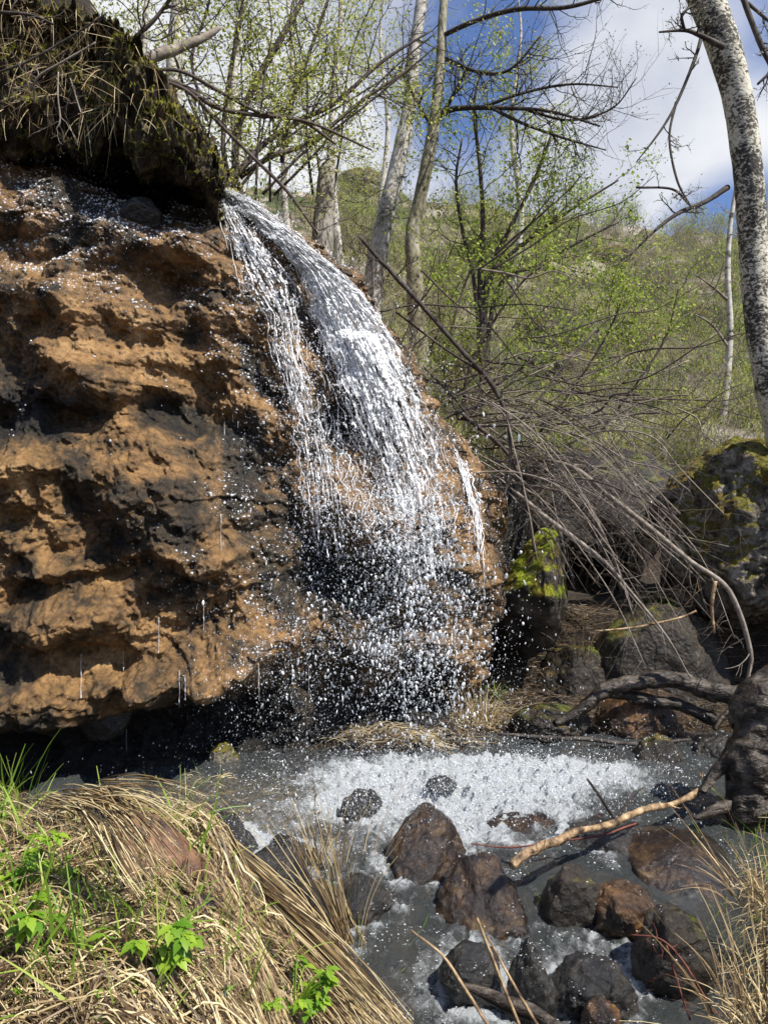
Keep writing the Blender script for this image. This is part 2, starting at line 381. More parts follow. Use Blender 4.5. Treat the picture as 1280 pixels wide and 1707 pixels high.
# ------------------------------------------------------------------ cliff
SIL = np.array([(150, 0), (180, 50), (225, 110), (290, 200), (335, 285), (352, 310), (420, 340), (480, 388), (560, 452), (620, 512), (660, 575), (700, 645),
                (750, 722), (785, 800), (797, 900), (805, 1000), (808, 1100), (806, 1200), (806, 1300)], float)
def y0f(x, z):
    return 4.35 + .80*sstep(-1.7, .5, x) + .10*z + .025*np.maximum(z, 0)**2 + .10*np.maximum(z-2.2, 0)**2*sstep(-.6, -1.3, x) - .10*np.sin(z*1.1+.5)
_sz = []; _sx = []
for px, py in SIL:
    d = 5.3
    for _ in range(12):
        x, _, z = P(px, py, d); d = float(y0f(x, z))+.28
    x, _, z = P(px, py, d); _sz.append(z); _sx.append(x)
_o = np.argsort(_sz); _sz = np.array(_sz)[_o]; _sx = np.array(_sx)[_o]
def xe(z): return np.interp(z, _sz, _sx)
FEAT = [ # px, py, rx, ry, tilt(deg, + = down to the right), amp (+ outward)
    (250, 520, 200, 34, 6, .22), (120, 400, 160, 30, 3, .12), (330, 430, 110, 30, 10, .10), (200, 790, 190, 58, 8, .34), (170, 1020, 170, 50, -12, .36), (60, 1180, 120, 52, 10, .26),
    (255, 1150, 75, 55, 10, .34), (400, 1085, 100, 30, -22, .26), (70, 905, 110, 34, 15, .20), (60, 650, 80, 30, 20, .2), (440, 960, 60, 60, -30, .14),
    (560, 800, 150, 80, 30, .16), (700, 900, 80, 120, 5, .10), (620, 1100, 110, 30, -10, .18), (150, 620, 80, 50, 20, .16), (420, 640, 60, 40, 10, .12), (300, 880, 70, 40, -10, .12), (500, 1050, 16, 60, 35, .14), (50, 330, 150, 85, 6, .42), (230, 395, 170, 42, 8, .38), (340, 400, 60, 40, 12, .2),
    (50, 700, 110, 26, 10, -.30), (150, 965, 150, 22, -14, -.22), (110, 1100, 150, 26, -6, -.34), (190, 1260, 280, 50, 0, -.45), (330, 640, 60, 60, 0, -.18),
    (250, 620, 60, 22, 10, -.2), (290, 700, 100, 24, 12, -.24), (370, 740, 45, 55, 0, -.2), (575, 950, 75, 75, 0, -.30), (500, 1170, 230, 60, -6, -.50), (640, 1030, 60, 24, 0, -.12), (720, 1165, 90, 55, 0, -.35),
    (760, 850, 26, 34, 0, -.14), (220, 270, 130, 60, 14, -.75), (320, 1040, 50, 40, 0, -.18), (80, 740, 80, 14, 0, -.12), (400, 880, 70, 22, -10, -.14), (330, 960, 90, 18, -20, -.16)]
NS, NZ = 900, 820
zz = np.linspace(-.35, 5.9, NZ)
def build_cliff():
    R = .42
    S = np.concatenate([np.linspace(0, 1, 780), 1+np.linspace(0.003, 1, 120)])
    Z = zz[:, None]*np.ones((1, len(S))); XE = xe(zz)[:, None]*np.ones((1, len(S)))
    xl = -4.6
    s1 = np.clip(S, 0, 1)[None]; s2 = np.clip(S-1, 0, 1)[None]
    # s1: straight part + first bit of the corner, s2: wrap back
    tot = (XE-R-xl); 
    frac = .93
    a = np.clip(s1/frac, 0, 1); X = xl+(XE-R-xl)*a
    ang = np.clip((s1-frac)/(1-frac), 0, 1)*math.pi/2
    X = X+R*np.sin(ang); Yo = R*(1-np.cos(ang)) + s2*2.6
    X = X - s2*.25
    Y = y0f(np.minimum(X, XE-R+R*.3), Z) + Yo
    Nx = np.sin(ang); Ny = -np.cos(ang)
    Pt = np.stack([X, Y, Z], -1).reshape(-1, 3)
    nn = np.stack([Nx+0*X, Ny+0*X, 0*X], -1).reshape(-1, 3)
    px = 640+Pt[:, 0]/Pt[:, 1]*F; py = 853-(Pt[:, 2]-H)/Pt[:, 1]*F
    disp = np.zeros(len(Pt)); qf = np.random.RandomState(19)
    RF = [(qf.uniform(-40, 800), qf.uniform(300, 1230), qf.uniform(25, 90), qf.uniform(22, 60), qf.uniform(-60, 70), qf.choice([-.10, .12, .16, .2])) for _ in range(64)]
    wpx = px+26*fbm(Pt*1.7+9, 3); wpy = py+34*fbm(Pt*1.7+31, 3)
    for fx, fy, rx, ry, tl, am in FEAT+RF:
        t = math.radians(tl); dx = wpx-fx; dy = wpy-fy
        u = (dx*math.cos(t)+dy*math.sin(t))/rx; w = (-dx*math.sin(t)+dy*math.cos(t))/ry
        r2 = u*u+w*w
        if am > 0:  # sharp lower lip
            g = np.exp(-r2*np.where(w > 0, 1.15, .75)); disp += am*.62*g
        else: disp += am*(.95 if am < -.7 else .68 if am < -.4 else .5)*np.exp(-r2**1.4)
    front = 1-np.clip(Pt[:, 1]-(y0f(Pt[:, 0], Pt[:, 2])+.6), 0, 1)
    Q = Pt.copy(); Q[:, 2] = Q[:, 2]*1.0 + .3*Q[:, 0]
    Q = Q + .35*np.stack([fbm(Pt*1.3, 2), fbm(Pt*1.3+50, 2), fbm(Pt*1.3+90, 2)], -1)
    w1, w2 = worley(Q*1.35); smoothr = sstep(-.1, .7, Pt[:, 0])*.55
    disp += (.27*(0.55-w1))*(1-smoothr) + .10*fbm(Q*1.1, 3) + .16*fbm(Pt*2.3+70, 3)*(1-smoothr)
    w1, w2 = worley(Q*2.3+25); disp += .17*(.55-w1)*(1-smoothr*.8)
    w1, w2 = worley(Q*3.6+5); disp += .095*(0.55-w1)*(1-smoothr*.5)
    disp -= .012*(1-sstep(0, .12, w2-w1))*(1-smoothr*.6)
    w1, w2 = worley(Q*9+15+.6*noise(Pt*6)[:, None]); disp += .026*(.5-w1)
    w1, w2 = worley(Pt*21+5); disp += .016*(.5-w1)
    disp += .06*fbm(Pt*5, 5, .62, True)
    fine = fbm(Pt*24+3, 3, .65)
    disp += .022*fine
    zt = sstep(3.72, 3.9, Pt[:, 2])*(Pt[:, 0] > -1.5)
    Pt2 = Pt + nn*disp[:, None]
    Pt2[:, 2] -= .16*np.maximum(disp, 0)*(1-.5*smoothr)
    Pt2[:, 2] += .04*fbm(Pt*5+77, 3)
    me_pts = Pt2.reshape(NZ, len(S), 3)
    return me_pts, disp, px, py
CL, cdisp, cpx, cpy = build_cliff()
mb = MB(); mb.grid(CL)
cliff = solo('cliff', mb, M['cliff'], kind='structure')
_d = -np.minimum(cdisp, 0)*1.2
recess_shade = _d + 1.3*np.exp(-(((cpx-575)/90)**2+((cpy-960)/80)**2)) + .9*np.exp(-(((cpx-420)/70)**2+((cpy-760)/130)**2)) + .9*sstep(1120, 1200, cpy) + .8*np.exp(-(((cpx-20)/80)**2+((cpy-700)/80)**2)) + 1.6*np.exp(-(((cpx-300)/150)**2+((cpy-260)/75)**2)) + .7*np.exp(-(((cpx-500)/45)**2+((cpy-500)/60)**2))+ .5*sstep(330,200,cpy)  # painted shade: darkens recesses, the undercut foot and the hollow below the overhang
attr(cliff.data, 'dark', np.clip(recess_shade, 0, 1.5))
wetm = np.clip(.45 + sstep(620, 330, cpy)*.9 + sstep(250, 480, cpx)*.7 - sstep(250, 120, cpx)*sstep(450, 900, cpy)*.0, 0, 1)
attr(cliff.data, 'wet', wetm)
def glints():  # white specks on sun-facing rock, standing in for wet glints
    q = np.random.RandomState(61); A = CL.reshape(-1, 3); G = CL
    du = np.gradient(G, axis=1); dv = np.gradient(G, axis=0); nn_ = np.cross(du, dv).reshape(-1, 3); nn_ /= np.linalg.norm(nn_, axis=1)[:, None]+1e-9; nn_ *= np.sign(-nn_[:, 1:2]+1e-9)
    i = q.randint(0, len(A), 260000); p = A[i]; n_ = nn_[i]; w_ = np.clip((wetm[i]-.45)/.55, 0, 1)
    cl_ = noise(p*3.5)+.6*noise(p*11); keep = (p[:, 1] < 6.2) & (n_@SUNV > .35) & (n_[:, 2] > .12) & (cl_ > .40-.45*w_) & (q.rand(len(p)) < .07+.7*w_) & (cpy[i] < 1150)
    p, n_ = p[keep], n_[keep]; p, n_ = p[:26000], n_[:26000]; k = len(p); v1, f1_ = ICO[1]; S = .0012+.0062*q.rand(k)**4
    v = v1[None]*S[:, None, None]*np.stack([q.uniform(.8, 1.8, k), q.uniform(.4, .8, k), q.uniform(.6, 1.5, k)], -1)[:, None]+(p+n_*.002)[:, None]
    mb = MB(); mb.add(v.reshape(-1, 3), (f1_[None]+(np.arange(k)*len(v1))[:, None, None]).reshape(-1, 3)); print('glints', k)
    solo('glint_specks', mb, M['foam'], kind='stuff', label='painted white highlight beads on the wet upper face of the cliff', cat='water beads')
# depth image of the cliff, 4 px cells
GW, GH = 330, 440
zb = np.full((GH, GW), 99.); V = CL.reshape(-1, 3)
ix = ((640+V[:, 0]/V[:, 1]*F)/4).astype(int); iy = ((853-(V[:, 2]-H)/V[:, 1]*F)/4).astype(int)
ok = (ix >= 0) & (ix < GW) & (iy >= 0) & (iy < GH); np.minimum.at(zb, (iy[ok], ix[ok]), V[ok, 1])
for _ in range(60):
    hole = zb > 50
    if not hole.any(): break
    pz = np.pad(zb, 1, mode='edge'); c = np.minimum.reduce([pz[:-2, 1:-1], pz[2:, 1:-1], pz[1:-1, :-2], pz[1:-1, 2:]]); zb[hole] = c[hole]
zb[zb > 50] = 5.6
glints()
def cdep(px, py):
    x = np.clip(np.asarray(px)/4, 0, GW-1).astype(int); y = np.clip(np.asarray(py)/4, 0, GH-1).astype(int); return zb[y, x]

# ------------------------------------------------------------------ terrain
def WZ(x, y):
    return -.22*(1-sstep(2.25, 3.5, y)) - .10*(1-sstep(1.6, 2.5, y))
def xL(y): return np.interp(y, [0, 2.2, 2.55, 2.8, 3.5, 4.2, 5], [.42, .22, -.06, -.42, -1.25, -1.6, -1.7])
def xR(y): return np.interp(y, [0, 2.3, 2.8, 3.2, 3.7, 4.4, 5.2], [.9, 1.12, 1.25, 1.45, 1.85, 2.15, 2.4])
RX = np.array([-60, -12, -1.2, 4.7, 12.1, 19, 30, 80.]); RZ = np.array([17, 16.5, 16.8, 16.0, 14.9, 14.4, 14, 13.])
def T(x, y, nz=True):
    x = np.asarray(x, float); y = np.asarray(y, float); sh = np.broadcast(x, y).shape
    x = np.broadcast_to(x, sh).ravel(); y = np.broadcast_to(y, sh).ravel()
    p2 = np.stack([x, y, 0*x], -1)
    n1 = fbm(p2*1.3+4, 3); n2 = fbm(p2*6+8, 3)
    bed = WZ(x, y)-.10+.05*n2
    # left bank
    l = sstep(0, .85, xL(y)+.12*n1+.05*n2-x); hl = (.47+.10*n1)*(1-sstep(2.45, 3.6, y)) + .05
    z = bed + l*(hl-bed+.05*n1)
    # right bank
    r = sstep(0, .7, x-xR(y)-.08*n1); hr = .26+.10*sstep(3, 4, y)
    z = z + r*(hr-z+.06*n1)
    # back bank
    yB = 5.02+.05*n1 - .10*sstep(.4, -.9, x)*0
    b = sstep(0, .5, y-yB); z = z + b*(np.maximum(z, .12+.10*(y-5.)) - z)
    z = z + sstep(.6, 1.0, x)*sstep(5.7, 6.25, y)*(.62-.12)
    mound = np.exp(-((x-.0)/.75)**2-((y-4.95)/.22)**2); z = np.maximum(z, z+mound*.16)
    # hillside
    z8 = np.interp(x, [-3, 0, .8, 2, 4, 8, 15], [3.4, 3.05, 2.2, 2.1, 2.25, 2.6, 3.2])
    zr = np.interp(x*38/np.maximum(y, 8), RX, RZ)
    t = (y-8)/30
    hill = z8+(zr-z8)*np.where(t < 1, t, 1-.35*np.clip(t-1, 0, 3)) + .9*fbm(p2*.22+3, 4)*sstep(8, 16, y)+ .25*n1*sstep(7.5, 9, y)
    rocky = fbm(p2*.35+40, 5, .55, True)*sstep(14, 30, y)*1.6
    hill = hill+rocky*.5
    hill = np.where(y > 60, np.maximum(hill, 2.0), hill)
    hill = np.where(y > 90, hill*0+2, hill)
    zbk = np.interp(x, _sx[::-1] if _sx[0] > _sx[-1] else _sx, _sz[::-1] if _sx[0] > _sx[-1] else _sz)-.10
    lx = sstep(.75, .35, x)
    bankz = np.where(x < .8, np.maximum(zbk, .6), .6)
    k = sstep(5.9, 6.25, y)*lx
    z = z+k*(bankz-z)
    s = sstep(6.9, 8.2, y); z = z + s*(hill-z) 
    if nz:
        w1, _w = worley(p2*5+3); w2, _w = worley(p2*13); nr = (y < 7); z = z+.02*n2+nr*(.05*(.5-w1)+.02*(.5-w2)+.015*fbm(p2*20, 3, .6))
    return z.reshape(sh)
def warp(n, lo, hi, c, tight):
    a = np.arcsinh((lo-c)/tight); b = np.arcsinh((hi-c)/tight); return c+tight*np.sinh(np.linspace(a, b, n))
gx = warp(520, -220, 240, .3, 1.6); gy = warp(560, -40, 400, 3.6, 1.8)
GX, GY = np.meshgrid(gx, gy); GZ = T(GX, GY)
cut = (GX < -1.2) & (GY > 4.2) 
mb = MB(); mb.grid(np.stack([GX, GY, GZ], -1))
def groundmat():
    m, nt, b = newmat('ground'); L = nt.links.new
    g = N(nt, 'ShaderNodeNewGeometry'); v = g.outputs['Position']
    n = N(nt, 'ShaderNodeTexNoise', i_Scale=2.5, i_Detail=9.0, i_Roughness=.7); L(v, n.inputs['Vector'])
    n2 = N(nt, 'ShaderNodeTexNoise', i_Scale=.45, i_Detail=8.0, i_Roughness=.6); L(v, n2.inputs['Vector'])
    n3 = N(nt, 'ShaderNodeTexNoise', i_Scale=35., i_Detail=6.0, i_Roughness=.7); L(v, n3.inputs['Vector'])
    near = ramp(nt, n.outputs['Fac'], [(.35, (.012, .009, .006)), (.55, (.05, .034, .02)), (.72, (.13, .09, .05))])
    hill = ramp(nt, n2.outputs['Fac'], [(.34, (.025, .035, .010)), (.47, (.07, .09, .02)), (.54, (.15, .12, .07)), (.64, (.40, .36, .30))])
    ah = N(nt, 'ShaderNodeAttribute', attribute_name='hill')
    col = mixc(nt, ah.outputs['Fac'], near, hill)
    col = mixc(nt, .7, col, ramp(nt, n3.outputs['Fac'], [(.32, .5), (.65, 1.35)]), 'MULTIPLY')
    L(col, b.inputs['Base Color']); b.inputs['Roughness'].default_value = .8
    wt = N(nt, 'ShaderNodeAttribute', attribute_name='wet')
    L(math_(nt, 'SUBTRACT', .9, math_(nt, 'MULTIPLY', wt.outputs['Fac'], .7)), b.inputs['Roughness'])
    bp = N(nt, 'ShaderNodeBump', i_Strength=1., i_Distance=.03); L(n3.outputs['Fac'], bp.inputs['Height']); L(bp.outputs[0], b.inputs['Normal'])
    return m
ground = solo('ground', mb, groundmat(), kind='structure')
attr(ground.data, 'hill', sstep(7.2, 8.6, GY))
attr(ground.data, 'wet', sstep(.22, .02, GZ-WZ(GX, GY))*(GY < 5.6))

def hit(px, py, dmin=1.2, dmax=60.):
    """first point of the ground along the sight line through (px, py)"""
    px = np.atleast_1d(np.asarray(px, float)); py = np.atleast_1d(np.asarray(py, float))
    out = np.full(len(px), float(dmax))
    act = np.arange(len(px))
    for k in range(150):
        dd = dmin*1.022**k
        if dd > dmax or not len(act): break
        g = T((px[act]-640)/F*dd, np.full(len(act), dd), False)
        h = (H-(py[act]-853)/F*dd) <= g; out[act[h]] = dd; act = act[~h]
    dn = np.random.RandomState(len(px)).uniform(-.021, .0, len(px)); m = out < dmax; out[m] *= 1+dn[m]
    return out
def gpt(px, py, dmin=1.2):
    d = float(hit(px, py, dmin)[0]); return P(px, py, d)

# ------------------------------------------------------------------ overhanging mossy bank (top left)
def build_overhang():
    xs = np.linspace(-4.2, -1.13, 420); d = 4.55
    ppx = 640+xs/d*F
    top = np.interp(ppx, [-500, 130, 180, 225, 262, 300, 335, 352], [-160, -30, 40, 100, 165, 215, 275, 312])
    bot = np.interp(ppx, [-500, 0, 60, 120, 160, 200, 240, 290, 352], [210, 190, 205, 185, 190, 260, 245, 290, 332])
    zt = H-(top-853)/F*d; zb_ = H-(bot-853)/F*d
    G = []
    for i, x in enumerate(xs):
        a, b = zt[i], zb_[i]; hgt = a-b; tip = sstep(-1.1, -1.45, x)*(1-1.2*sstep(-1.6, -1.95, x))
        yf = 5.05 - .27*tip
        prof = [(8.5, a+.5), (6.6, a+.2), (5.6, a+.08), (5.0, a), (yf+.18, a-.06*hgt), (yf+.03, a-.25*hgt), (yf-.02, a-.5*hgt), (yf, b+.15*hgt), (yf+.06, b), (yf+.3, b+.04), (yf+.75, b+.18), (yf+1.3, b+.2)]
        prof = np.array(prof); s = np.linspace(0, len(prof)-1, 300)
        yy = np.interp(s, range(len(prof)), prof[:, 0]); z2 = np.interp(s, range(len(prof)), prof[:, 1])
        G.append(np.stack([np.full(300, x), yy, z2], -1))
    G = np.array(G); p = G.reshape(-1, 3)
    w1, w2 = worley(p*3+3)
    w3, _ = worley(p*10+9); dn = .16*fbm(p*1.6+5, 4, .55)+.14*(.5-w1)+.07*(.5-w3)+.13*fbm(p*5, 6, .68, True)+.04*fbm(p*20, 3, .6)
    p = p + np.stack([.5*dn, -dn, .5*dn+.12*fbm(p*4+60, 5, .6)], -1)
    return p.reshape(G.shape)
OH = build_overhang()
mb = MB(); mb.grid(OH)
solo('overhanging_bank', mb, M['overhang'], kind='structure')

# ------------------------------------------------------------------ generic shapes
def rockmesh(c, size, seed, rz=0, facets=9, amp=.12, sub=5, peak=0., tilt=0.):
    v, f = ICO[sub]; v = v.copy(); r = np.random.RandomState(seed)
    for k in range(facets):
        n = r.normal(size=3); n[2] *= .8; n /= np.linalg.norm(n); h = r.uniform(.58, .88)
        d = v@n; ex = np.maximum(d-h, 0); v -= n[None]*ex[:, None]*.85
    if peak: 
        t = np.clip(v[:, 2], 0, 1); v[:, 0] *= 1-peak*t; v[:, 1] *= 1-peak*t
    w1_, _w = worley(v*3.2+seed); v += v/np.linalg.norm(v, axis=1)[:, None]*(1.3*amp*fbm(v*1.5+seed*3.1, 5, .6)+amp*.4*fbm(v*5+seed, 4, .65, True)+amp*.45*(.5-w1_))[:, None]
    v = v*np.asarray(size)
    ct, st = math.cos(tilt), math.sin(tilt); v = np.stack([v[:, 0]*ct+v[:, 2]*st, v[:, 1], -v[:, 0]*st+v[:, 2]*ct], -1)
    cr, sr = math.cos(rz), math.sin(rz); v = np.stack([v[:, 0]*cr-v[:, 1]*sr, v[:, 0]*sr+v[:, 1]*cr, v[:, 2]], -1)
    mb = MB(); mb.add(v+np.asarray(c), f); return mb
STONES = []; WETV = []
def rock(px, py, w, h, d, m, label, seed, cat='rock', name='rock', sy=.9, emb=.45, **kw):
    """stone whose visible outline is about w x h pixels centred on (px, py) at depth d"""
    c = P(px, py, d); sx = w/2/F*d*1.10; sz = h/2/F*d*1.08
    if emb:
        d = d+sx*sy*.7; c = P(px, py, d); sx = w/2/F*d*1.22; sz = h/2/F*d*1.12; c[2] -= sz*emb; sz *= 1+emb; STONES.append((c[0], c[1], sx))
    mb_ = rockmesh(c, (sx, sx*sy, sz), seed, **kw)
    if emb and d < 5: WETV.append((mb_.v[0], c))
    return solo(name, mb_, m, loc=c-(0, 0, sz*.9), label=label, cat=cat)
def smooth_path(pts, n=8):
    pts = np.asarray(pts, float); m = len(pts)
    if m < 3: 
        t = np.linspace(0, 1, n+1)[:, None]; return pts[0]*(1-t)+pts[-1]*t
    q = np.vstack([2*pts[0]-pts[1], pts, 2*pts[-1]-pts[-2]]); out = []
    for i in range(1, m):
        p0, p1, p2, p3 = q[i-1], q[i], q[i+1], q[i+2]
        for k in range(n):
            t = k/n; out.append(.5*((2*p1)+(-p0+p2)*t+(2*p0-5*p1+4*p2-p3)*t*t+(-p0+3*p1-3*p2+p3)*t**3))
    out.append(pts[-1]); return np.array(out)
def pxpath(pts, n=8):
    """pts: (px, py, depth, width px) -> world points, radii"""
    w = np.array([list(P(a[0], a[1], a[2]))+[a[3]/2/F*a[2]] for a in pts]); s = smooth_path(w, n); return s[:, :3], np.maximum(s[:, 3], .0008)
R = random.Random(11)
def rv(s=1.): return np.array([R.gauss(0, s), R.gauss(0, s), R.gauss(0, s)])
def unit(v): return v/(np.linalg.norm(v)+1e-9)
class Leaves:
    def __init__(s): s.c = []
    def add(s, p, n=1, spread=.03):
        for _ in range(n): s.c.append(p+rv(spread))
    def build(s, L, asp=.5, up=.0):
        c = np.array(s.c); n = len(c); r = np.random.RandomState(n)
        a = r.normal(size=(n, 3)); a[:, 2] += up; a /= np.linalg.norm(a, axis=1)[:, None]
        b = np.cross(a, r.normal(size=(n, 3))); b /= np.linalg.norm(b, axis=1)[:, None]
        nn = np.cross(a, b)
        l = L*r.uniform(.6, 1.4, (n, 1)); w = l*asp
        v = np.stack([c-a*l*.5, c+b*w*.5+nn*l*.08, c+a*l*.5, c-b*w*.5+nn*l*.08], 1).reshape(-1, 3)
        mb = MB(); mb.add(v, np.arange(4*n).reshape(n, 4)); return mb
def grow(mb, lv, p, d, ln, r, lev, up=.15, wig=.18, kids=4, leaf=2, k=4, lspread=.03, ratio=.55, seg=.0):
    n = 7 if lev > 0 else 5
    pts = [p]; dd = unit(d)
    for i in range(n):
        dd = unit(dd+rv(wig)+np.array([0, 0, up*.35])); pts.append(pts[-1]+dd*ln/n)
    pts = np.array(pts); mb.tube(pts, np.linspace(r, r*.3, n+1), k if lev > 0 else 3, cap=False)
    if lev <= 0 or lev == 1 and leaf:
        if lv is not None:
            for q in pts[2:]: lv.add(q, leaf, lspread)
    if lev > 0:
        for _ in range(kids):
            t = R.uniform(.25, 1.0); i = min(int(t*n), n-1); q = pts[i]+(pts[i+1]-pts[i])*(t*n-i)
            axis = unit(pts[i+1]-pts[i]); side = unit(np.cross(axis, rv())); nd = axis*R.uniform(.5, 1)+side*R.uniform(.5, .9)
            grow(mb, lv, q, nd, ln*ratio*R.uniform(.6, 1.15), r*.5, lev-1, up, wig, kids, leaf, k, lspread, ratio)
def along(mb, lv, pts, rad, n, ln, lev=1, t0=.1, t1=1., **kw):
    for _ in range(n):
        t = R.uniform(t0, t1)*(len(pts)-1); i = min(int(t), len(pts)-2); q = pts[i]+(pts[i+1]-pts[i])*(t-i)
        axis = unit(pts[i+1]-pts[i]); side = unit(np.cross(axis, rv()))
        grow(mb, lv, q, axis*R.uniform(.3, .9)+side, ln*R.uniform(.5, 1.2), max(.0015, min(rad[i]*.5, .007)), lev, **kw)

def blades(base, dirs, ln, wd, bend=None, drape=None, nseg=4, seed=0, off=.01):
    """ribbon blades; base Nx3, dirs Nx3; drape: follow the ground at height off"""
    n = len(base); r = np.random.RandomState(seed); ln = np.broadcast_to(ln, n); wd = np.broadcast_to(wd, n)
    t = np.linspace(0, 1, nseg+1)[None, :, None]
    p = base[:, None]+dirs[:, None]*ln[:, None, None]*t
    curl = r.normal(size=(n, 1, 3)); p = p+curl*(ln[:, None, None]*.16)*t**2
    if bend is not None: p[:, :, 2] -= (bend[:, None]*ln[:, None]*t[:, :, 0]**2)
    if drape is not None:
        g = T(p[:, :, 0], p[:, :, 1], False); hgt = drape[:, None]*np.sin(np.clip(t[:, :, 0]*2.6, 0, 3.1))+off*1.0
        p[:, :, 2] = g+hgt+r.uniform(0, .035, (n, 1))
    ax = np.gradient(p, axis=1); sd_ = np.cross(ax, r.normal(size=(n, 1, 3))*.5+np.array([0, -.5, .9])); sd_ /= np.linalg.norm(sd_, axis=2)[:, :, None]+1e-9
    w = wd[:, None, None]*(1-.85*t)*.5+.0003
    a = p-sd_*w; b = p+sd_*w; v = np.stack([a, b], 2).reshape(-1, 3)
    k = nseg+1; i = (np.arange(n)[:, None]*k+np.arange(nseg)[None])*2; i = i.ravel()
    f = np.stack([i, i+1, i+3, i+2], -1); return v, f

# ------------------------------------------------------------------ stream surface
wx = warp(520, -1.9, 2.9, .5, 3.0); wy = warp(620, 1.2, 5.5, 2.6, 2.5)
WX, WY = np.meshgrid(wx, wy); p2 = np.stack([WX, WY, 0*WX], -1).reshape(-1, 3)
wpx = 640+WX/WY*F; wpy = 853-(WZ(WX, WY)-H)/WY*F
def gb(cx, cy, rx, ry, a=0):
    t = math.radians(a); dx = (WX-cx); dy = (WY-cy); u = (dx*math.cos(t)+dy*math.sin(t))/rx; w = (-dx*math.sin(t)+dy*math.cos(t))/ry; return np.exp(-(u*u+w*w)**1.1)
foam = .70*gb(.48, 4.2, .85, .46) + .34*gb(.25, 3.75, .75, .4)+.10*gb(.3, 3.2, 1.4, 1.4) + .55*gb(1.1, 4.4, .65, .3) + .45*gb(-.05, 4.35, .6, .4) + .55*gb(-.62, 3.35, .35, .42) + .22*gb(-.25, 3.0, .35, .5)+ .62*gb(.74, 2.70, .22, .17) + .3*gb(.35, 2.75, .2, .15) + .08*gb(.1, 2.7, .5, .4) + .25*gb(.25, 2.6, .3, .3) + .18*gb(.5, 3.55, .5, .2)
nz_ = (fbm(p2*5, 5, .6)).reshape(WX.shape); nz2 = fbm(p2*14+9, 4, .65).reshape(WX.shape); nz3 = fbm(p2*3+3, 4, .5, True).reshape(WX.shape)
streak = fbm(np.stack([p2[:, 0]*9+1.5*nz_.ravel(), p2[:, 1]*2.6, p2[:, 2]], -1)+13, 4, .6, True).reshape(WX.shape)
foam = np.clip(foam+.25*nz_+.10*nz3+.30*np.clip(streak-.35, 0, 1)*sstep(5., 4.2, WY), 0, 1)
core = gb(.50, 4.2, .95, .5)
rip = fbm(p2*np.array([9, 16, 1]), 3, .5).reshape(WX.shape)
WZZ = WZ(WX, WY) + .016*nz_ + .014*nz2*(.5+foam) + .012*rip + foam*.03*nz2 + core*(.04+.06*nz_+.035*nz2) + .02*(1-sstep(2.2, 3.2, WY))*nz3
WZZ = WZZ - .22*(1-sstep(1.75, 2.35, WY))
mb = MB(); mb.grid(np.stack([WX, WY, WZZ], -1))
water = solo('stream_water', mb, M['water'], kind='structure')

# ------------------------------------------------------------------ falling water
def lerp_guides(gl, gr, a, t):
    gl = np.array(gl, float); gr = np.array(gr, float); n = len(gl)
    s = np.asarray(t)*(n-1); L_ = np.stack([np.interp(s, range(n), gl[:, i]) for i in (0, 1)], -1); R_ = np.stack([np.interp(s, range(n), gr[:, i]) for i in (0, 1)], -1)
    return L_*(1-np.asarray(a)[..., None])+R_*np.asarray(a)[..., None]
def water_depth(px, py, off):
    d = cdep(px, py)-off; return np.minimum.accumulate(d)
G1L = [(352, 306), (400, 352), (455, 402), (500, 455), (520, 520), (545, 600), (575, 680), (600, 760), (625, 840), (640, 930), (650, 1010)]
G1R = [(368, 306), (432, 338), (488, 385), (562, 446), (618, 505), (655, 565), (692, 635), (715, 705), (738, 780), (752, 860), (765, 960)]
G2L = [(352, 318), (370, 372), (385, 430), (398, 480), (440, 520), (450, 580), (470, 640), (485, 700), (495, 770), (500, 850), (500, 930)]
G2R = [(392, 345), (430, 392), (470, 440), (500, 475), (500, 525), (505, 590), (520, 650), (545, 720), (560, 790), (575, 870), (590, 950)]
rw = np.random.RandomState(3)
def strands(gl, gr, n, r, tr, lr, off, seed, wob=7., bias=None):
    mb = MB(); q = np.random.RandomState(seed)
    for i in range(n):
        a0 = q.rand() if bias is None else q.beta(*bias); t0 = q.uniform(*tr); ln = q.uniform(*lr); m = max(8, int(ln*90))
        t = np.linspace(t0, min(t0+ln, 1.0), m); px_ = q.uniform(0, 100)
        wn_ = noise(np.stack([t*9+px_, 0*t+a0*30, 0*t+seed], -1))*.12; a = np.clip(a0+wn_, -.08, 1.1)
        pp = lerp_guides(gl, gr, a, t)
        pp[:, 0] += wob*noise(np.stack([t*22+px_, 0*t+3, 0*t], -1))
        d = cdep(pp[:, 0], pp[:, 1]); d = np.convolve(np.pad(d, 2, mode='edge'), np.ones(5)/5, 'valid')
        d = np.minimum.accumulate(d-q.uniform(.4, 1.)*off)
        w = np.stack([(pp[:, 0]-640)/F*d, d, H-(pp[:, 1]-853)/F*d], -1)
        env = np.sin(np.linspace(.15, math.pi-.15, m))**.5
        rad = r*q.uniform(.4, 1.3)*env*(.55+1.1*np.abs(noise(np.stack([t*70+px_, 0*t, 0*t+9], -1)))*2)
        mb.tube(w, np.maximum(rad, .0012), 5)
    return mb
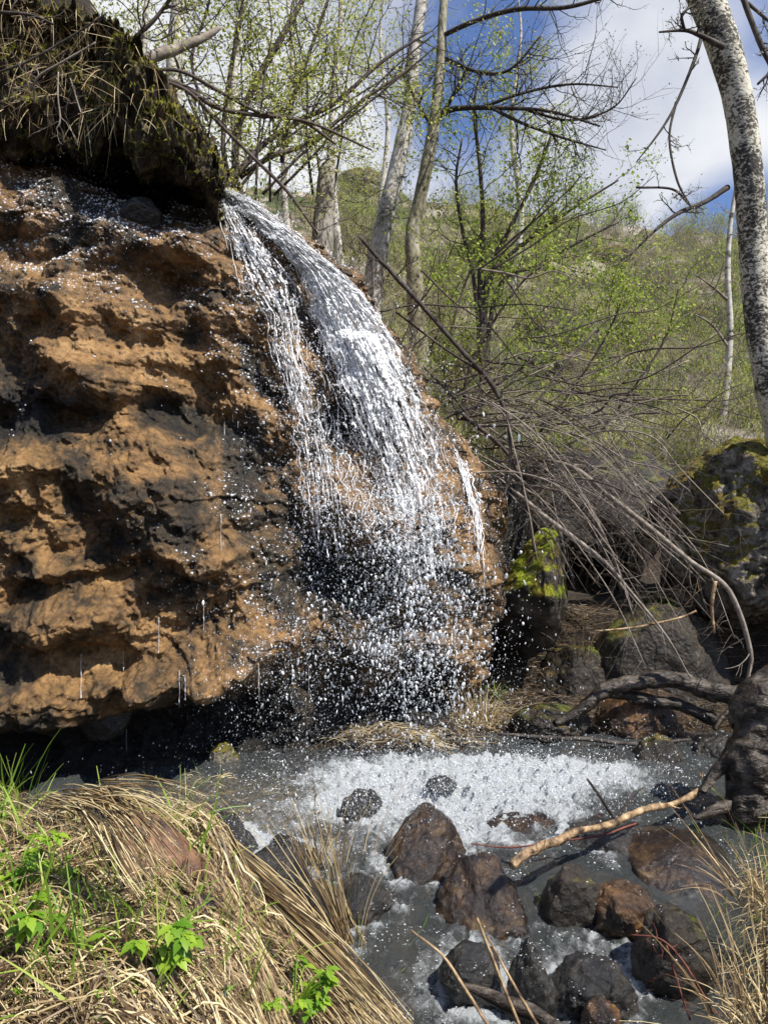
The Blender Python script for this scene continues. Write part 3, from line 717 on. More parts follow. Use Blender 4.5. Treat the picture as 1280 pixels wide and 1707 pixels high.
def splats(gl, gr, n, r, tr, seed, off=.1, fade=.5):
    q = np.random.RandomState(seed); mb = MB()
    for i in range(n):
        t0 = tr[0]+(tr[1]-tr[0])*q.rand()**fade; a = q.beta(1.4, 1.3) if q.rand() < .8 else q.uniform(-.15, 1.15); ln = q.uniform(.012, .05); m = 6
        t = np.linspace(t0, min(t0+ln, 1), m); pp = lerp_guides(gl, gr, np.full(m, a)+q.normal()*.04*np.linspace(0, 1, m), t); pp[:, 0] += q.normal()*8*np.linspace(0, 1, m)+q.normal(size=m)*2.2; pp[:, 1] += q.normal(size=m)*2
        d = np.minimum.accumulate(cdep(pp[:, 0], pp[:, 1]))-off*q.uniform(.1, 1.2); w = np.stack([(pp[:, 0]-640)/F*d, d, H-(pp[:, 1]-853)/F*d], -1)
        mb.tube(w, np.maximum(r*q.uniform(.3, 1.5)*np.array([.25, .7, 1.1, .8, 1., .2])*q.uniform(.5, 1.5, m), .001), 5)
    return mb
wf = thing('waterfall', 'white waterfall sliding off the lip and down the ochre cliff', 'waterfall', P(360, 306, 5.6))
def sheet(gl, gr, nu, nt_, off, seed, thr, tr=(0, 1)):
    U, TT = np.meshgrid(np.linspace(0, 1, nu), np.linspace(tr[0], tr[1], nt_))
    pp = lerp_guides(gl, gr, U.ravel(), TT.ravel()).reshape(nt_, nu, 2)
    jag = noise(np.stack([U.ravel()*2, TT.ravel()*26, U.ravel()*0+seed], -1)).reshape(U.shape)*18*(np.abs(U-.5)*2)**2
    pp[:, :, 0] += jag
    d = cdep(pp[:, :, 0], pp[:, :, 1])
    for _ in range(3): d = (np.pad(d, ((0, 0), (1, 1)), mode='edge')[:, :-2]+d+np.pad(d, ((0, 0), (1, 1)), mode='edge')[:, 2:])/3
    d = np.minimum.accumulate(d, 0)-off*(.5+np.sin(U*math.pi))
    q = np.stack([U.ravel()*20, TT.ravel()*22, U.ravel()*0+seed*3], -1)
    rel = fbm(q, 5, .62).reshape(U.shape); lump = fbm(q*np.array([1.6, 2.4, 1]), 4, .65, True).reshape(U.shape)
    d = d-.05*rel-.05*lump
    w = np.stack([(pp[:, :, 0]-640)/F*d, d, H-(pp[:, :, 1]-853)/F*d], -1)
    keep = (fbm(q*np.array([1., .45, 1])+40, 4, .6).reshape(U.shape) + thr(U, TT)) > 0
    idx = np.arange(nu*nt_).reshape(nt_, nu); kk = keep[:-1, :-1]
    f = np.stack([idx[:-1, :-1], idx[:-1, 1:], idx[1:, 1:], idx[1:, :-1]], -1)[kk]
    mb = MB(); mb.add(w.reshape(-1, 3), f); return mb
part('main_sheet', sheet(G1L, G1R, 90, 420, .04, 1, lambda U, T_: .42+.22*np.exp(-((T_-.42)/.16)**2)-1.0*np.clip(T_-.28, 0, 1)-.55*np.abs(2*U-1)**3-.5*np.clip(.35-U, 0, 1)*(T_ > .18)), M['sheet'], wf)
part('side_sheet', sheet(G2L, G2R, 60, 300, .03, 2, lambda U, T_: .10-.40*T_-.4*np.abs(2*U-1)**3), M['sheet'], wf)
s_ = strands(G1L, G1R, 90, .0026, (0, .70), (.05, .20), .10, 5, wob=9, bias=(1.6, 1.2))
part('main_strands', s_, M['strand'], wf)
s_ = strands(G2L, G2R, 45, .0022, (0, .8), (.04, .18), .07, 6, wob=9)
part('side_strands', s_, M['strand'], wf)
def clots(gl, gr, n, r, tr, seed, off, fade):
    q = np.random.RandomState(seed); t = tr[0]+(tr[1]-tr[0])*q.rand(n)**fade; a = np.where(q.rand(n) < .72, q.beta(1.5, 1.3, n), .5+q.normal(size=n)*.42)
    cl = noise(np.stack([a*7, t*26, 0*t+seed], -1)) > -.12; a, t = a[cl], t[cl]; n = len(a)
    pp = lerp_guides(gl, gr, a, t); d = cdep(pp[:, 0], pp[:, 1])-off*q.uniform(.1, 1.2, n)
    C = np.stack([(pp[:, 0]-640)/F*d, d, H-(pp[:, 1]-853)/F*d], -1); v1, f1_ = ICO[1]
    S = r*(.25+1.3*q.rand(n)**3); v = v1[None]*(1+.7*(q.rand(n, len(v1), 1)-.5))*S[:, None, None]*np.stack([q.uniform(.5, 1.3, n), q.uniform(.5, 1., n), q.uniform(.8, 3.4, n)], -1)[:, None]
    th = q.normal(size=n)*.45+.3; ct, st = np.cos(th)[:, None], np.sin(th)[:, None]
    v = np.stack([v[:, :, 0]*ct-v[:, :, 2]*st, v[:, :, 1], v[:, :, 0]*st+v[:, :, 2]*ct], -1)+C[:, None]
    mb = MB(); mb.add(v.reshape(-1, 3), (f1_[None]+(np.arange(n)*len(v1))[:, None, None]).reshape(-1, 3)); return mb
G3L = [(470, 520), (470, 600), (478, 680), (488, 760), (500, 840), (505, 920)]
G3R = [(640, 540), (690, 620), (735, 700), (772, 790), (790, 870), (798, 950)]
part('fan_strands', strands(G3L, G3R, 150, .0022, (0, .8), (.05, .22), .10, 15, wob=10), M['strand'], wf)
part('fan_foam', clots(G3L, G3R, 7000, .0034, (0, 1.), 53, .16, .8), M['foam'], wf)
part('second_sheet', sheet(G1L, G1R, 90, 420, .075, 5, lambda U, T_: .18+.30*np.exp(-((T_-.42)/.16)**2)-1.0*np.clip(T_-.25, 0, 1)-.9*np.clip(.35-U, 0, 1)*(T_ > .18)), M['sheet'], wf)
part('broken_foam', clots(G1L, G1R, 15000, .0038, (0, .97), 51, .13, .9), M['foam'], wf)
part('side_foam', clots(G2L, G2R, 5200, .0034, (0, 1.), 52, .1, .9), M['foam'], wf)
s_ = strands([(745, 740), (770, 790), (785, 850), (790, 930), (795, 1020)], [(752, 735), (785, 790), (800, 850), (808, 930), (812, 1020)], 26, .006, (0, .6), (.15, .4), .06, 8)
part('edge_strands', s_, M['strand'], wf)
for x0, y0, y1, n in ((137, 1085, 1160, 1), (207, 1100, 1135, 1), (385, 690, 730, 3), (375, 870, 930, 2), (430, 1110, 1160, 2), (265, 1050, 1090, 1), (340, 1010, 1060, 2), (208, 1215, 1250, 1), (310, 1120, 1180, 2), (500, 1110, 1160, 3)):
    for k in range(n):
        xx = x0+R.gauss(0, 8 if n > 1 else 1); yy = np.linspace(y0+R.gauss(0, 12), y1+R.gauss(-15, 20), 24); d = np.minimum.accumulate(cdep(0*yy+xx, yy))-.03
        w = np.stack([(xx+1.5*noise(np.stack([yy*.05, 0*yy+k, 0*yy+x0], -1))-640)/F*d, d, H-(yy-853)/F*d], -1)
        tr_ = MB(); tr_.tube(w, .0007+.0030*np.clip(noise(np.stack([yy*.11, 0*yy+k*3., 0*yy+x0*.1], -1))*2, 0, 1), 4); part('trickle', tr_, M['strand'], wf)

def drops(specs, seed, dfun, lump=.35):
    q = np.random.RandomState(seed); C = []; S = []
    for (cx, cy, sx, sy, ang, n, r0, r1, f0, f1) in specs:
        n = int(n*1.75); u = q.normal(size=n)*sx; w = q.normal(size=n)*sy; t = math.radians(ang)
        px = cx+u*math.cos(t)-w*math.sin(t); py = cy+u*math.sin(t)+w*math.cos(t)
        okk = (py < 1420) & (px < 1180); px, py, u = px[okk], py[okk], u[okk]
        d = dfun(px, py)-q.uniform(f0, f1, len(px))
        c = np.stack([(px-640)/F*d, d, H-(py-853)/F*d], -1); okk = c[:, 2] > -.02; c = c[okk]
        C.append(c); S.append(.65*r0+(r1*.46-r0*.65)*q.rand(len(c))**7)
    C = np.vstack(C); S = np.concatenate(S)
    v1, f1_ = ICO[1]; n = len(C)
    sc = S[:, None]*np.stack([q.uniform(.7, 1.3, n), q.uniform(.7, 1.2, n), q.uniform(.9, 3.0, n)], -1)
    jit = 1+lump*(q.rand(n, len(v1), 1)-.5)
    v = v1[None]*jit*sc[:, None]; th = q.uniform(-.5, .5, n); ct, st = np.cos(th)[:, None], np.sin(th)[:, None]
    v = np.stack([v[:, :, 0]*ct+v[:, :, 2]*st, v[:, :, 1], -v[:, :, 0]*st+v[:, :, 2]*ct], -1)+C[:, None]
    f = (f1_[None]+(np.arange(n)*len(v1))[:, None, None]).reshape(-1, 3)
    mb = MB(); mb.add(v.reshape(-1, 3), f); return mb
def dcl(px, py):
    return np.minimum(cdep(px, py), 5.1)
mbd = drops([
    (700, 980, 60, 130, 0, 2300, .0022, .020, .05, .75), (620, 930, 80, 90, 0, 1500, .002, .012, .05, .5), (640, 1090, 95, 80, 0, 2300, .0022, .018, .05, .8),
    (500, 1120, 70, 70, 0, 1100, .002, .009, .05, .5), (730, 1090, 50, 110, 0, 800, .003, .022, .05, .7), (560, 820, 80, 70, 0, 1000, .0018, .008, .02, .2),
    (650, 800, 60, 90, -25, 1100, .002, .011, .02, .35), (590, 560, 60, 120, -35, 500, .0018, .007, .02, .25), (440, 420, 30, 60, -20, 260, .0018, .007, .02, .2),
    (470, 620, 40, 120, -10, 420, .0018, .007, .02, .2), (350, 1000, 80, 150, 0, 420, .0014, .005, .02, .25), (400, 1180, 60, 50, 0, 250, .002, .007, .05, .4),
    (790, 960, 25, 130, 0, 300, .002, .016, .05, .35), (690, 620, 25, 60, -30, 160, .002, .007, .02, .2), (840, 1080, 40, 100, 0, 150, .002, .012, .3, 1.0), (200, 430, 140, 80, 0, 1500, .0012, .0045, .0, .04), (90, 320, 80, 40, 0, 500, .0012, .0045, .0, .04), (330, 520, 90, 70, 0, 500, .0012, .004, .0, .04)], 21, dcl)  # the tiny closing sets are white specks for sparkle on the upper cliff
solo('falling_drops', mbd, M['drop'], kind='stuff', label='falling white drops and spray plus painted sparkle specks in front of the ochre cliff', cat='spray')
def dpool(px, py): return np.clip(1.5*F/np.maximum(py-853+0, 1), 3.7, 5.0)*1.0
mbs = drops([
    (760, 1300, 150, 34, 0, 3600, .0013, .009, .0, .5), (740, 1290, 240, 55, 0, 2200, .0012, .007, .0, .6), (640, 1260, 120, 40, 0, 1800, .0013, .007, .0, .4), (900, 1290, 110, 32, 0, 1900, .0016, .009, .0, .5),
    (700, 1350, 120, 20, 0, 400, .0015, .006, .0, .3), (440, 1400, 70, 30, 0, 700, .001, .005, .2, .8), (330, 1350, 60, 20, 0, 200, .001, .004, .1, .3), (880, 1180, 60, 60, 0, 120, .002, .010, .0, .5)], 22, lambda x, y: np.where(y > 1240, dpool(x, y+25), 4.75))
solo('pool_splash', mbs, M['drop'], kind='stuff', label='white splash drops leaping from the foaming pool', cat='spray')

# ------------------------------------------------------------------ stones
rock(705, 1405, 136, 112, 3.25, M['boulder'], 'peaked wet brown boulder in the stream just below the foaming pool', 3, cat='boulder', name='boulder', peak=.35, sy=1., facets=7, amp=.07)
rock(808, 1495, 146, 116, 2.95, M['boulder'], 'broad wet brown boulder under the lower end of the tan branch', 4, cat='boulder', name='boulder', peak=.2, facets=10, amp=.12)
rock(955, 1495, 84, 92, 2.95, M['dark_moss'], 'dark mossy boulder with a steep face beside the orange wet stone', 5, cat='boulder', name='boulder', peak=.25, facets=9)
rock(1035, 1508, 96, 62, 2.9, M['orange_rock'], 'glistening orange wet stone beside the dark mossy boulder midstream', 6, cat='rock', facets=8, amp=.14)
rock(1120, 1455, 200, 112, 3.2, M['boulder'], 'large flat brown slab half under water near the right bank', 7, cat='boulder', name='boulder', sy=1.1, facets=6, amp=.08)
rock(1010, 1395, 120, 50, 3.45, M['dark_rock'], 'low dark wet stone lying under the tan branch', 8)
rock(736, 1306, 42, 24, 3.95, M['dark_rock'], 'small black stone poking out of the white foam', 9, emb=.15)
rock(868, 1392, 125, 62, 3.55, M['boulder'], 'low brown stone awash behind the tan branch', 10)
rock(600, 1352, 76, 62, 3.75, M['dark_rock'], 'dark shining stone at the left edge of the foam', 11)
rock(523, 1528, 118, 92, 2.75, M['dark_moss'], 'round dark stone against the edge of the straw bank', 12, facets=5, amp=.07)
rock(612, 1492, 100, 56, 3.0, M['dark_rock'], 'flat dark wet stone left of the broad brown boulder', 13)
rock(790, 1615, 92, 66, 2.6, M['dark_rock'], 'low black stone in the near stream by the bent straws', 14)
rock(885, 1625, 70, 110, 2.5, M['dark_rock'], 'pointed dark stone standing in the near stream', 15, peak=.5, facets=11, amp=.14)
rock(990, 1640, 110, 66, 2.55, M['dark_rock'], 'wide dark stone with water pouring over it at the bottom', 16, amp=.16)
rock(1005, 1700, 60, 60, 2.42, M['orange_rock'], 'rusty orange stone under the little cascade at the bottom edge', 17)
rock(1120, 1565, 110, 96, 2.65, M['dark_moss'], 'dark rounded stone shaded by the right hand grass', 18, facets=6)
rock(440, 1470, 130, 100, 3.05, M['dark_rock'], 'black wet stone under the small cascade left of the reeds', 19)
rock(375, 1400, 110, 70, 3.35, M['dark_rock'], 'black wet stone next to the reddish slab', 20)
rock(480, 1420, 80, 50, 3.3, M['dark_rock'], 'small black stone behind the reed clump', 31)
rock(372, 1262, 46, 56, 4.6, M['outcrop'], 'small grey upright stone at the foot of the cliff', 21, peak=.4)
rock(175, 1168, 74, 62, 4.35, M['dark_rock'], 'round dark stone wedged in the lower cliff', 22, facets=4, amp=.05)
rock(240, 350, 60, 34, 4.95, M['dark_rock'], 'grey wet stone stuck in the cliff beneath the dark hollow', 32)
rock(1075, 1195, 135, 76, 5.15, M['orange_rock'], 'wet brown stone under the arching root', 23)
rock(1095, 1272, 110, 84, 4.6, M['dark_moss'], 'dark angular stone at the back edge of the pool', 24, peak=.4, facets=12)
rock(1190, 1262, 90, 60, 4.7, M['dark_rock'], 'dark stone between the pool and the tree foot', 33)
rock(920, 1200, 110, 44, 5.05, M['dark_moss'], 'flat dark stone behind the pool below the straw tuft', 34)
rock(1105, 1095, 190, 150, 5.5, M['dark_moss'], 'rounded boulder with thin moss below the brush heap', 25, cat='boulder', name='boulder', facets=6, amp=.08)
rock(960, 1130, 130, 90, 5.6, M['dark_moss'], 'grey stone in shadow left of the rounded mossy boulder', 26)
mb = rockmesh(P(893, 985, 5.75), (.33, .38, .50), 27, facets=9, amp=.10, peak=.45, tilt=.30)
solo('mossy_rock', mb, M['bright_moss'], loc=P(893, 1095, 5.75), label='leaning rock capped with vivid green moss right of the waterfall', cat='rock')
rock(845, 920, 70, 220, 6.0, M['dark_moss'], 'tall narrow rock between waterfall and vivid green moss', 35, facets=8)
# big outcrop on the right
mb = rockmesh(P(1240, 890, 6.1), (.76, .8, .68), 28, facets=13, amp=.13, sub=6, tilt=.1)
_v = mb.v[0]; _w1, _ = worley(_v*9); _w2, _ = worley(_v*22); _v += unit(np.array([-.3, -1, .3]))*(.03*(.5-_w1)+.03*(.5-_w2)+.05*fbm(_v*13, 5, .7, True))[:, None]; mb.v[0] = _v
solo('outcrop', mb, M['outcrop'], loc=P(1235, 1010, 6.1), label='big lichen grey outcrop with moss on top below the birch', cat='rock')
rock(1000, 830, 260, 150, 6.9, M['dark_moss'], 'dark rock behind the brush heap', 36)
# reddish slab in the straw bank
_sc = gpt(262, 1500); mb = rockmesh(_sc+np.array([0, .06, .0]), (.115, .10, .27), 29, facets=10, amp=.07, tilt=-.5, peak=.25)
solo('slab', mb, M['red_slab'], loc=_sc, label='reddish brown slab leaning in the straw bank', cat='rock')
rock(150, 1395, 170, 80, 2.9, M['dark_moss'], 'dark stone under the straw left of the reddish slab', 37)
for sx_, sy_, sr_ in STONES:
    if sy_ < 4.6: dd_ = np.sqrt((WX-sx_)**2+((WY-sy_))**2); foam = foam+.22*np.exp(-((dd_-sr_*.98)/.045)**2)*(nz2*1.6+.6)
attr(water.data, 'foam', np.clip(foam, 0, 1))
def stream_glints():  # white specks on the ripples, standing in for sun sparkle
    q = np.random.RandomState(71); W = np.stack([WX, WY, WZZ], -1).reshape(-1, 3); fo = foam.ravel(); i = q.randint(0, len(W), 240000)
    p = W[i]; cl_ = noise(p*np.array([5, 5, 0])+7)+.5*noise(p*np.array([16, 22, 0])); k_ = (cl_ > .34-.55*fo[i]) & (q.rand(len(i)) < .10+.5*fo[i]) & (p[:, 0] < xR(p[:, 1])+.1) & (p[:, 0] > xL(p[:, 1])-.2)
    p = p[k_][:14000]; k = len(p); v1, f1_ = ICO[1]; S = (.0007+.0030*q.rand(k)**3)*(p[:, 1]/3.5); print('stream beads', k)
    v = v1[None]*S[:, None, None]*np.stack([q.uniform(.8, 2.2, k), q.uniform(.5, 1.2, k), q.uniform(.4, 1.2, k)], -1)[:, None]+(p+[0, 0, .002])[:, None]
    mb = MB(); mb.add(v.reshape(-1, 3), (f1_[None]+(np.arange(k)*len(v1))[:, None, None]).reshape(-1, 3))
    solo('glint_specks', mb, M['foam'], kind='stuff', label='white painted sparkle beads riding on the rippled stream', cat='water beads')
stream_glints()
def stone_glints():  # glints painted as white specks on the sunward side of the stones
    q = np.random.RandomState(73); P_ = []; 
    for v, c in WETV:
        i = q.randint(0, len(v), 700); p = v[i]; n_ = p-c; n_ /= np.linalg.norm(n_, axis=1)[:, None]
        k_ = (n_@SUNV > .15) & (n_[:, 1] < .5) & (noise(p*14)+.5*noise(p*40) > .16); P_.append(p[k_]+n_[k_]*.001)
    p = np.vstack(P_); k = len(p); v1, f1_ = ICO[1]; S = (.0006+.0026*q.rand(k)**3)*(p[:, 1]/3.5)
    v = v1[None]*S[:, None, None]*np.stack([q.uniform(.8, 1.8, k), q.uniform(.5, 1.2, k), q.uniform(.5, 1.2, k)], -1)[:, None]+p[:, None]
    mb = MB(); mb.add(v.reshape(-1, 3), (f1_[None]+(np.arange(k)*len(v1))[:, None, None]).reshape(-1, 3))
    solo('glint_specks', mb, M['foam'], kind='stuff', label='tiny painted highlight beads on the wet stream stones', cat='water beads')
stone_glints()
# pebbles
pb = MB(); q = np.random.RandomState(5); vi, fi = ICO[2]
for k in range(420):
    x = q.uniform(-.6, 1.9); y = q.uniform(1.9, 5.2); s = q.uniform(.015, .05)
    z = float(T(x, y))+s*.2
    v = vi*(1+.25*(q.rand(len(vi), 1)-.5))*s*np.array([1.2, 1, .7]); pb.add(v+np.array([x, y, z]), fi)
solo('pebbles', pb, M['dark_rock'], kind='stuff', label='dark wet pebbles on the stream bed and its edges', cat='pebbles')

# ------------------------------------------------------------------ dead wood by the pool
def wood(name, label, cat, paths, m, k=8, rough=.12, kids=0, ln=.3, group=None, n=8, kidmat=None):
    mbb = MB(); first = None
    for pts in paths:
        w, r = pxpath(pts, n); 
        if first is None: first = w[0]
        r = r*(1+rough*2*noise(w*14+3)); w = w+ (r[:, None]*.35*np.stack([noise(w*9), noise(w*9+30), noise(w*9+60)], -1))
        mbb.tube(w, r, k)
        if kids: along(mbb, None, w, r, kids, ln, 1, kids=2, up=0, wig=.25)
    return solo(name, mbb, m, loc=first, label=label, cat=cat, group=group)
wood('fallen_branch', 'tan barkless branch lying across the stream over the boulders', 'branch', [[(852, 1442, 2.95, 13), (875, 1424, 3.0, 16), (900, 1410, 3.05, 15), (930, 1402, 3.12, 15), (960, 1386, 3.2, 12), (1015, 1374, 3.35, 12), (1070, 1350, 3.5, 11), (1130, 1337, 3.65, 11), (1184, 1303, 3.8, 9)]], M['tan_wood'], 12, rough=.3, kids=3, ln=.12)
wood('broken_twig', 'short black twig sticking up beside the tan branch', 'twig', [[(1027, 1368, 3.4, 7), (1005, 1335, 3.42, 6), (978, 1298, 3.44, 4)], [(1027, 1368, 3.4, 5), (1050, 1330, 3.45, 4), (1072, 1312, 3.5, 3)]], M['bark_dark'], 5)
wood('red_twig', 'thin dark red twig running beneath the tan branch', 'twig', [[(785, 1406, 3.3, 2), (850, 1412, 3.3, 3), (930, 1402, 3.3, 3), (1000, 1392, 3.35, 4), (1060, 1372, 3.45, 4)]], M['twig_red'], 5, kids=5, ln=.12)
wood('root_log', 'thick dark wet root arching along the bank behind the pool', 'root', [[(925, 1205, 5.0, 12), (965, 1185, 5.05, 20), (1010, 1148, 5.1, 25), (1070, 1136, 5.1, 27), (1120, 1133, 5.1, 28), (1170, 1148, 5.05, 32), (1220, 1158, 5.0, 36), (1290, 1180, 4.95, 46), (1400, 1230, 4.9, 60)], [(1000, 1155, 5.12, 12), (1060, 1162, 5.12, 18), (1130, 1175, 5.1, 22), (1200, 1205, 5.0, 20)]], M['log_wet'], 12, rough=.25)
wood('root', 'thin curling root below the thick arching root', 'root', [[(1190, 1215, 4.9, 8), (1215, 1185, 4.95, 10), (1260, 1180, 4.95, 10), (1300, 1200, 4.9, 10)]], M['log_wet'], 6, kids=3, ln=.15)
wood('driftwood', 'dark flat driftwood stick along the back edge of the pool', 'stick', [[(830, 1222, 4.95, 6), (900, 1228, 4.95, 7), (980, 1232, 4.9, 8), (1060, 1240, 4.85, 7), (1150, 1232, 4.9, 6)]], M['bark_dark'], 6, kids=4, ln=.15)
wood('driftwood', 'black wet stick in the near stream below the pointed stone', 'stick', [[(770, 1640, 2.45, 10), (830, 1665, 2.4, 22), (900, 1695, 2.35, 26), (950, 1730, 2.3, 22)]], M['log_wet'], 9, rough=.25)
wood('red_twig', 'forked red twig hanging over the near right of the stream', 'twig', [[(1050, 1558, 2.5, 2), (1100, 1565, 2.45, 3), (1140, 1605, 2.4, 4), (1190, 1690, 2.3, 4)], [(1110, 1575, 2.45, 4), (1130, 1640, 2.4, 4), (1150, 1700, 2.35, 4)]], M['twig_red'], 6, kids=4, ln=.1)
# gnarled trunk foot on the right
tf = thing('tree_foot', 'gnarled dark tree foot with roots at the right edge of the pool', 'tree foot', P(1262, 1420, 3.7))
mb = MB()
w, r = pxpath([(1300, 1120, 3.9, 60), (1272, 1190, 3.85, 100), (1262, 1250, 3.8, 105), (1250, 1320, 3.75, 84), (1256, 1390, 3.7, 62), (1240, 1450, 3.65, 60), (1230, 1500, 3.6, 70)], 12)
r = r*(1+.5*noise(w*7+2)+.25*noise(w*22)); mb.tube(w, r, 28)
v = mb.v[0]; v += unit(np.array([-.6, -1, 0]))*(.05*fbm(v*9, 5, .6, True)+.03*noise(v*26))[:, None]; mb.v[0] = v
part('trunk', mb, M['log_wet'], tf)
for pts in ([(1225, 1340, 3.7, 24), (1190, 1350, 3.65, 18), (1160, 1362, 3.6, 10), (1140, 1345, 3.6, 6)], [(1230, 1250, 3.75, 26), (1190, 1290, 3.75, 20), (1170, 1320, 3.7, 12)], [(1235, 1400, 3.6, 20), (1210, 1440, 3.5, 14), (1200, 1480, 3.4, 10)]):
    mb = MB(); w, r = pxpath(pts); mb.tube(w, r*(1+.3*noise(w*20)), 8); part('root', mb, M['log_wet'], tf)

# ------------------------------------------------------------------ the brush heap
def hook(pts, label=None, kids=3, ln=.35, m='twig_grey', group='dead branches in the brush heap'):
    w, r = pxpath(pts, 6); mbb = MB(); mbb.tube(w, r, 5)
    along(mbb, None, w, r*.8, kids, ln, 1, kids=2, up=-.05, wig=.12, k=3, t0=.3)
    solo('dead_branch', mbb, M[m], loc=w[0], label=label or 'grey dead branch tangled in the brush heap right of the waterfall', cat='dead branch', group=group)
hook([(905, 765, 6.0, 6), (960, 782, 5.7, 9), (1020, 830, 5.4, 9), (1090, 885, 5.1, 9), (1150, 935, 4.9, 8), (1215, 985, 4.8, 9), (1250, 1085, 4.8, 8), (1243, 1140, 4.8, 5)], 'longest pale branch running down to a bent broken end', 5, m='twig_grey')
hook([(1192, 968, 4.8, 7), (1186, 1010, 4.8, 6), (1190, 1055, 4.8, 4)], 'short tan stick hanging straight down from the brush heap', 0, m='tan_wood')
hook([(860, 820, 5.5, 6), (920, 870, 5.2, 9), (1000, 930, 5.0, 7), (1050, 985, 4.9, 5), (1110, 1060, 4.8, 4), (1150, 1130, 4.8, 3)], 'pale branch whose thin tip droops toward the arching root', 4)
hook([(990, 1052, 4.9, 3), (1060, 1045, 4.85, 4), (1130, 1030, 4.85, 4), (1160, 1018, 4.85, 4)], 'thin yellow stick lying level below the brush heap', 1, m='tan_wood')
hook([(770, 690, 6.2, 8), (850, 760, 5.9, 8), (880, 850, 5.6, 6), (890, 920, 5.5, 4)], 'dark branch bending down at the left end of the brush heap', 3, m='twig_dark')
for k in range(64):
    x0 = R.uniform(760, 960); y0 = R.uniform(650, 800) + (x0-760)*.1; d0 = R.uniform(5.4, 6.6); L0 = R.uniform(180, 430); a = math.radians(R.gauss(26, 18)); sag = R.uniform(10, 90)
    pts = []; w0 = R.choice([1.2, 1.6, 2.0, 2.6, 3.6])
    for t in np.linspace(0, 1, 5):
        pts.append((x0+L0*t*math.cos(a)+R.gauss(0, 6), y0+L0*t*math.sin(a)+sag*t*t-sag*.5*math.sin(t*3.14)+R.gauss(0, 5), d0-(.9*t), w0*(1-.75*t)+.8))
    hook(pts, None, R.randint(8, 15), R.uniform(.15, .5), m=R.choice(['twig_grey', 'twig_grey', 'twig_grey', 'twig_dark', 'twig_dark']))
for k in range(30):
    x0 = R.uniform(700, 1150); y0 = R.uniform(590, 740); d0 = R.uniform(6.4, 7.4); L0 = R.uniform(120, 330); a = math.radians(R.choice([R.gauss(-25, 15), R.gauss(10, 14), R.gauss(170, 15)])); w0 = R.uniform(2, 4.5)
    pts = [(x0+L0*t*math.cos(a)+R.gauss(0, 6), y0+L0*t*math.sin(a)+R.gauss(0, 6), d0-.3*t, w0*(1-.75*t)+.6) for t in np.linspace(0, 1, 5)]
    hook(pts, 'grey dead stem lying in the brush above the heap', R.randint(2, 5), R.uniform(.2, .4), m=R.choice(['twig_grey', 'twig_dark']), group='dead stems above the heap')
for k in range(26):
    x0 = R.uniform(600, 900); y0 = R.uniform(400, 700); d0 = R.uniform(6.3, 7.4); L0 = R.uniform(140, 340); a = math.radians(R.choice([R.gauss(40, 18), R.gauss(-45, 20), R.gauss(15, 12)])); w0 = R.uniform(1.6, 4.0)
    pts = [(x0+L0*t*math.cos(a)+R.gauss(0, 7), y0+L0*t*math.sin(a)+R.gauss(0, 7), d0-.3*t, w0*(1-.75*t)+.6) for t in np.linspace(0, 1, 5)]
    hook(pts, 'thin bare branch in the thicket close behind the waterfall', R.randint(7, 13), R.uniform(.2, .45), m=R.choice(['twig_grey', 'twig_dark', 'twig_dark']), group='bare branches close behind the waterfall')
# ------------------------------------------------------------------ trees
def tree(name, label, cat, trunk, tm, branches=(), bm='twig_dark', leaf=None, nb=0, ln=.8, loc=None, k=14, trough=.06, lev=2, leafn=1, leafL=.03, t0=.1, kids=4, group=None, up=.2, bkids=10, bln=.35, lsp=.03):
    w, r = pxpath(trunk, 14); e_ = w[-1]-w[-2]; e_ = e_/np.linalg.norm(e_); w = np.vstack([w, w[-1]+e_*.6, w[-1]+e_*1.6]); r = np.append(r, [r[-1]*1.2, r[-1]*1.3]); base = w[-3]
    root = thing(name, label, cat, base, group)
    mbb = MB(); r = (.80 if nb == 0 else .88)*r*(1+trough*2*noise(w*6)+trough*noise(w*20)); mbb.tube(w, r, k); part('trunk', mbb, M[tm], root)
    lv = Leaves() if leaf else None; mbt = MB(); any_ = False
    for pts in branches:
        mb1 = MB(); bw, br = pxpath(pts, 7); br = br*(1+.15*noise(bw*30)); mb1.tube(bw, br, 7); mb2 = MB(); along(mb2, lv, bw, br, bkids, bln, 1, kids=3, leaf=leafn, t0=.25, lspread=lsp)
        bo = part('branch', mb1, M[bm], root); part('twigs', mb2, M[bm], bo)
    if nb: along(mbt, lv, w, r*.5, nb, ln, lev, t0=t0, leaf=leafn, kids=kids, up=up, lspread=lsp); part('twigs', mbt, M[bm], root)
    if lv and lv.c: part('foliage', lv.build(leafL), M[leaf], root)
    return root
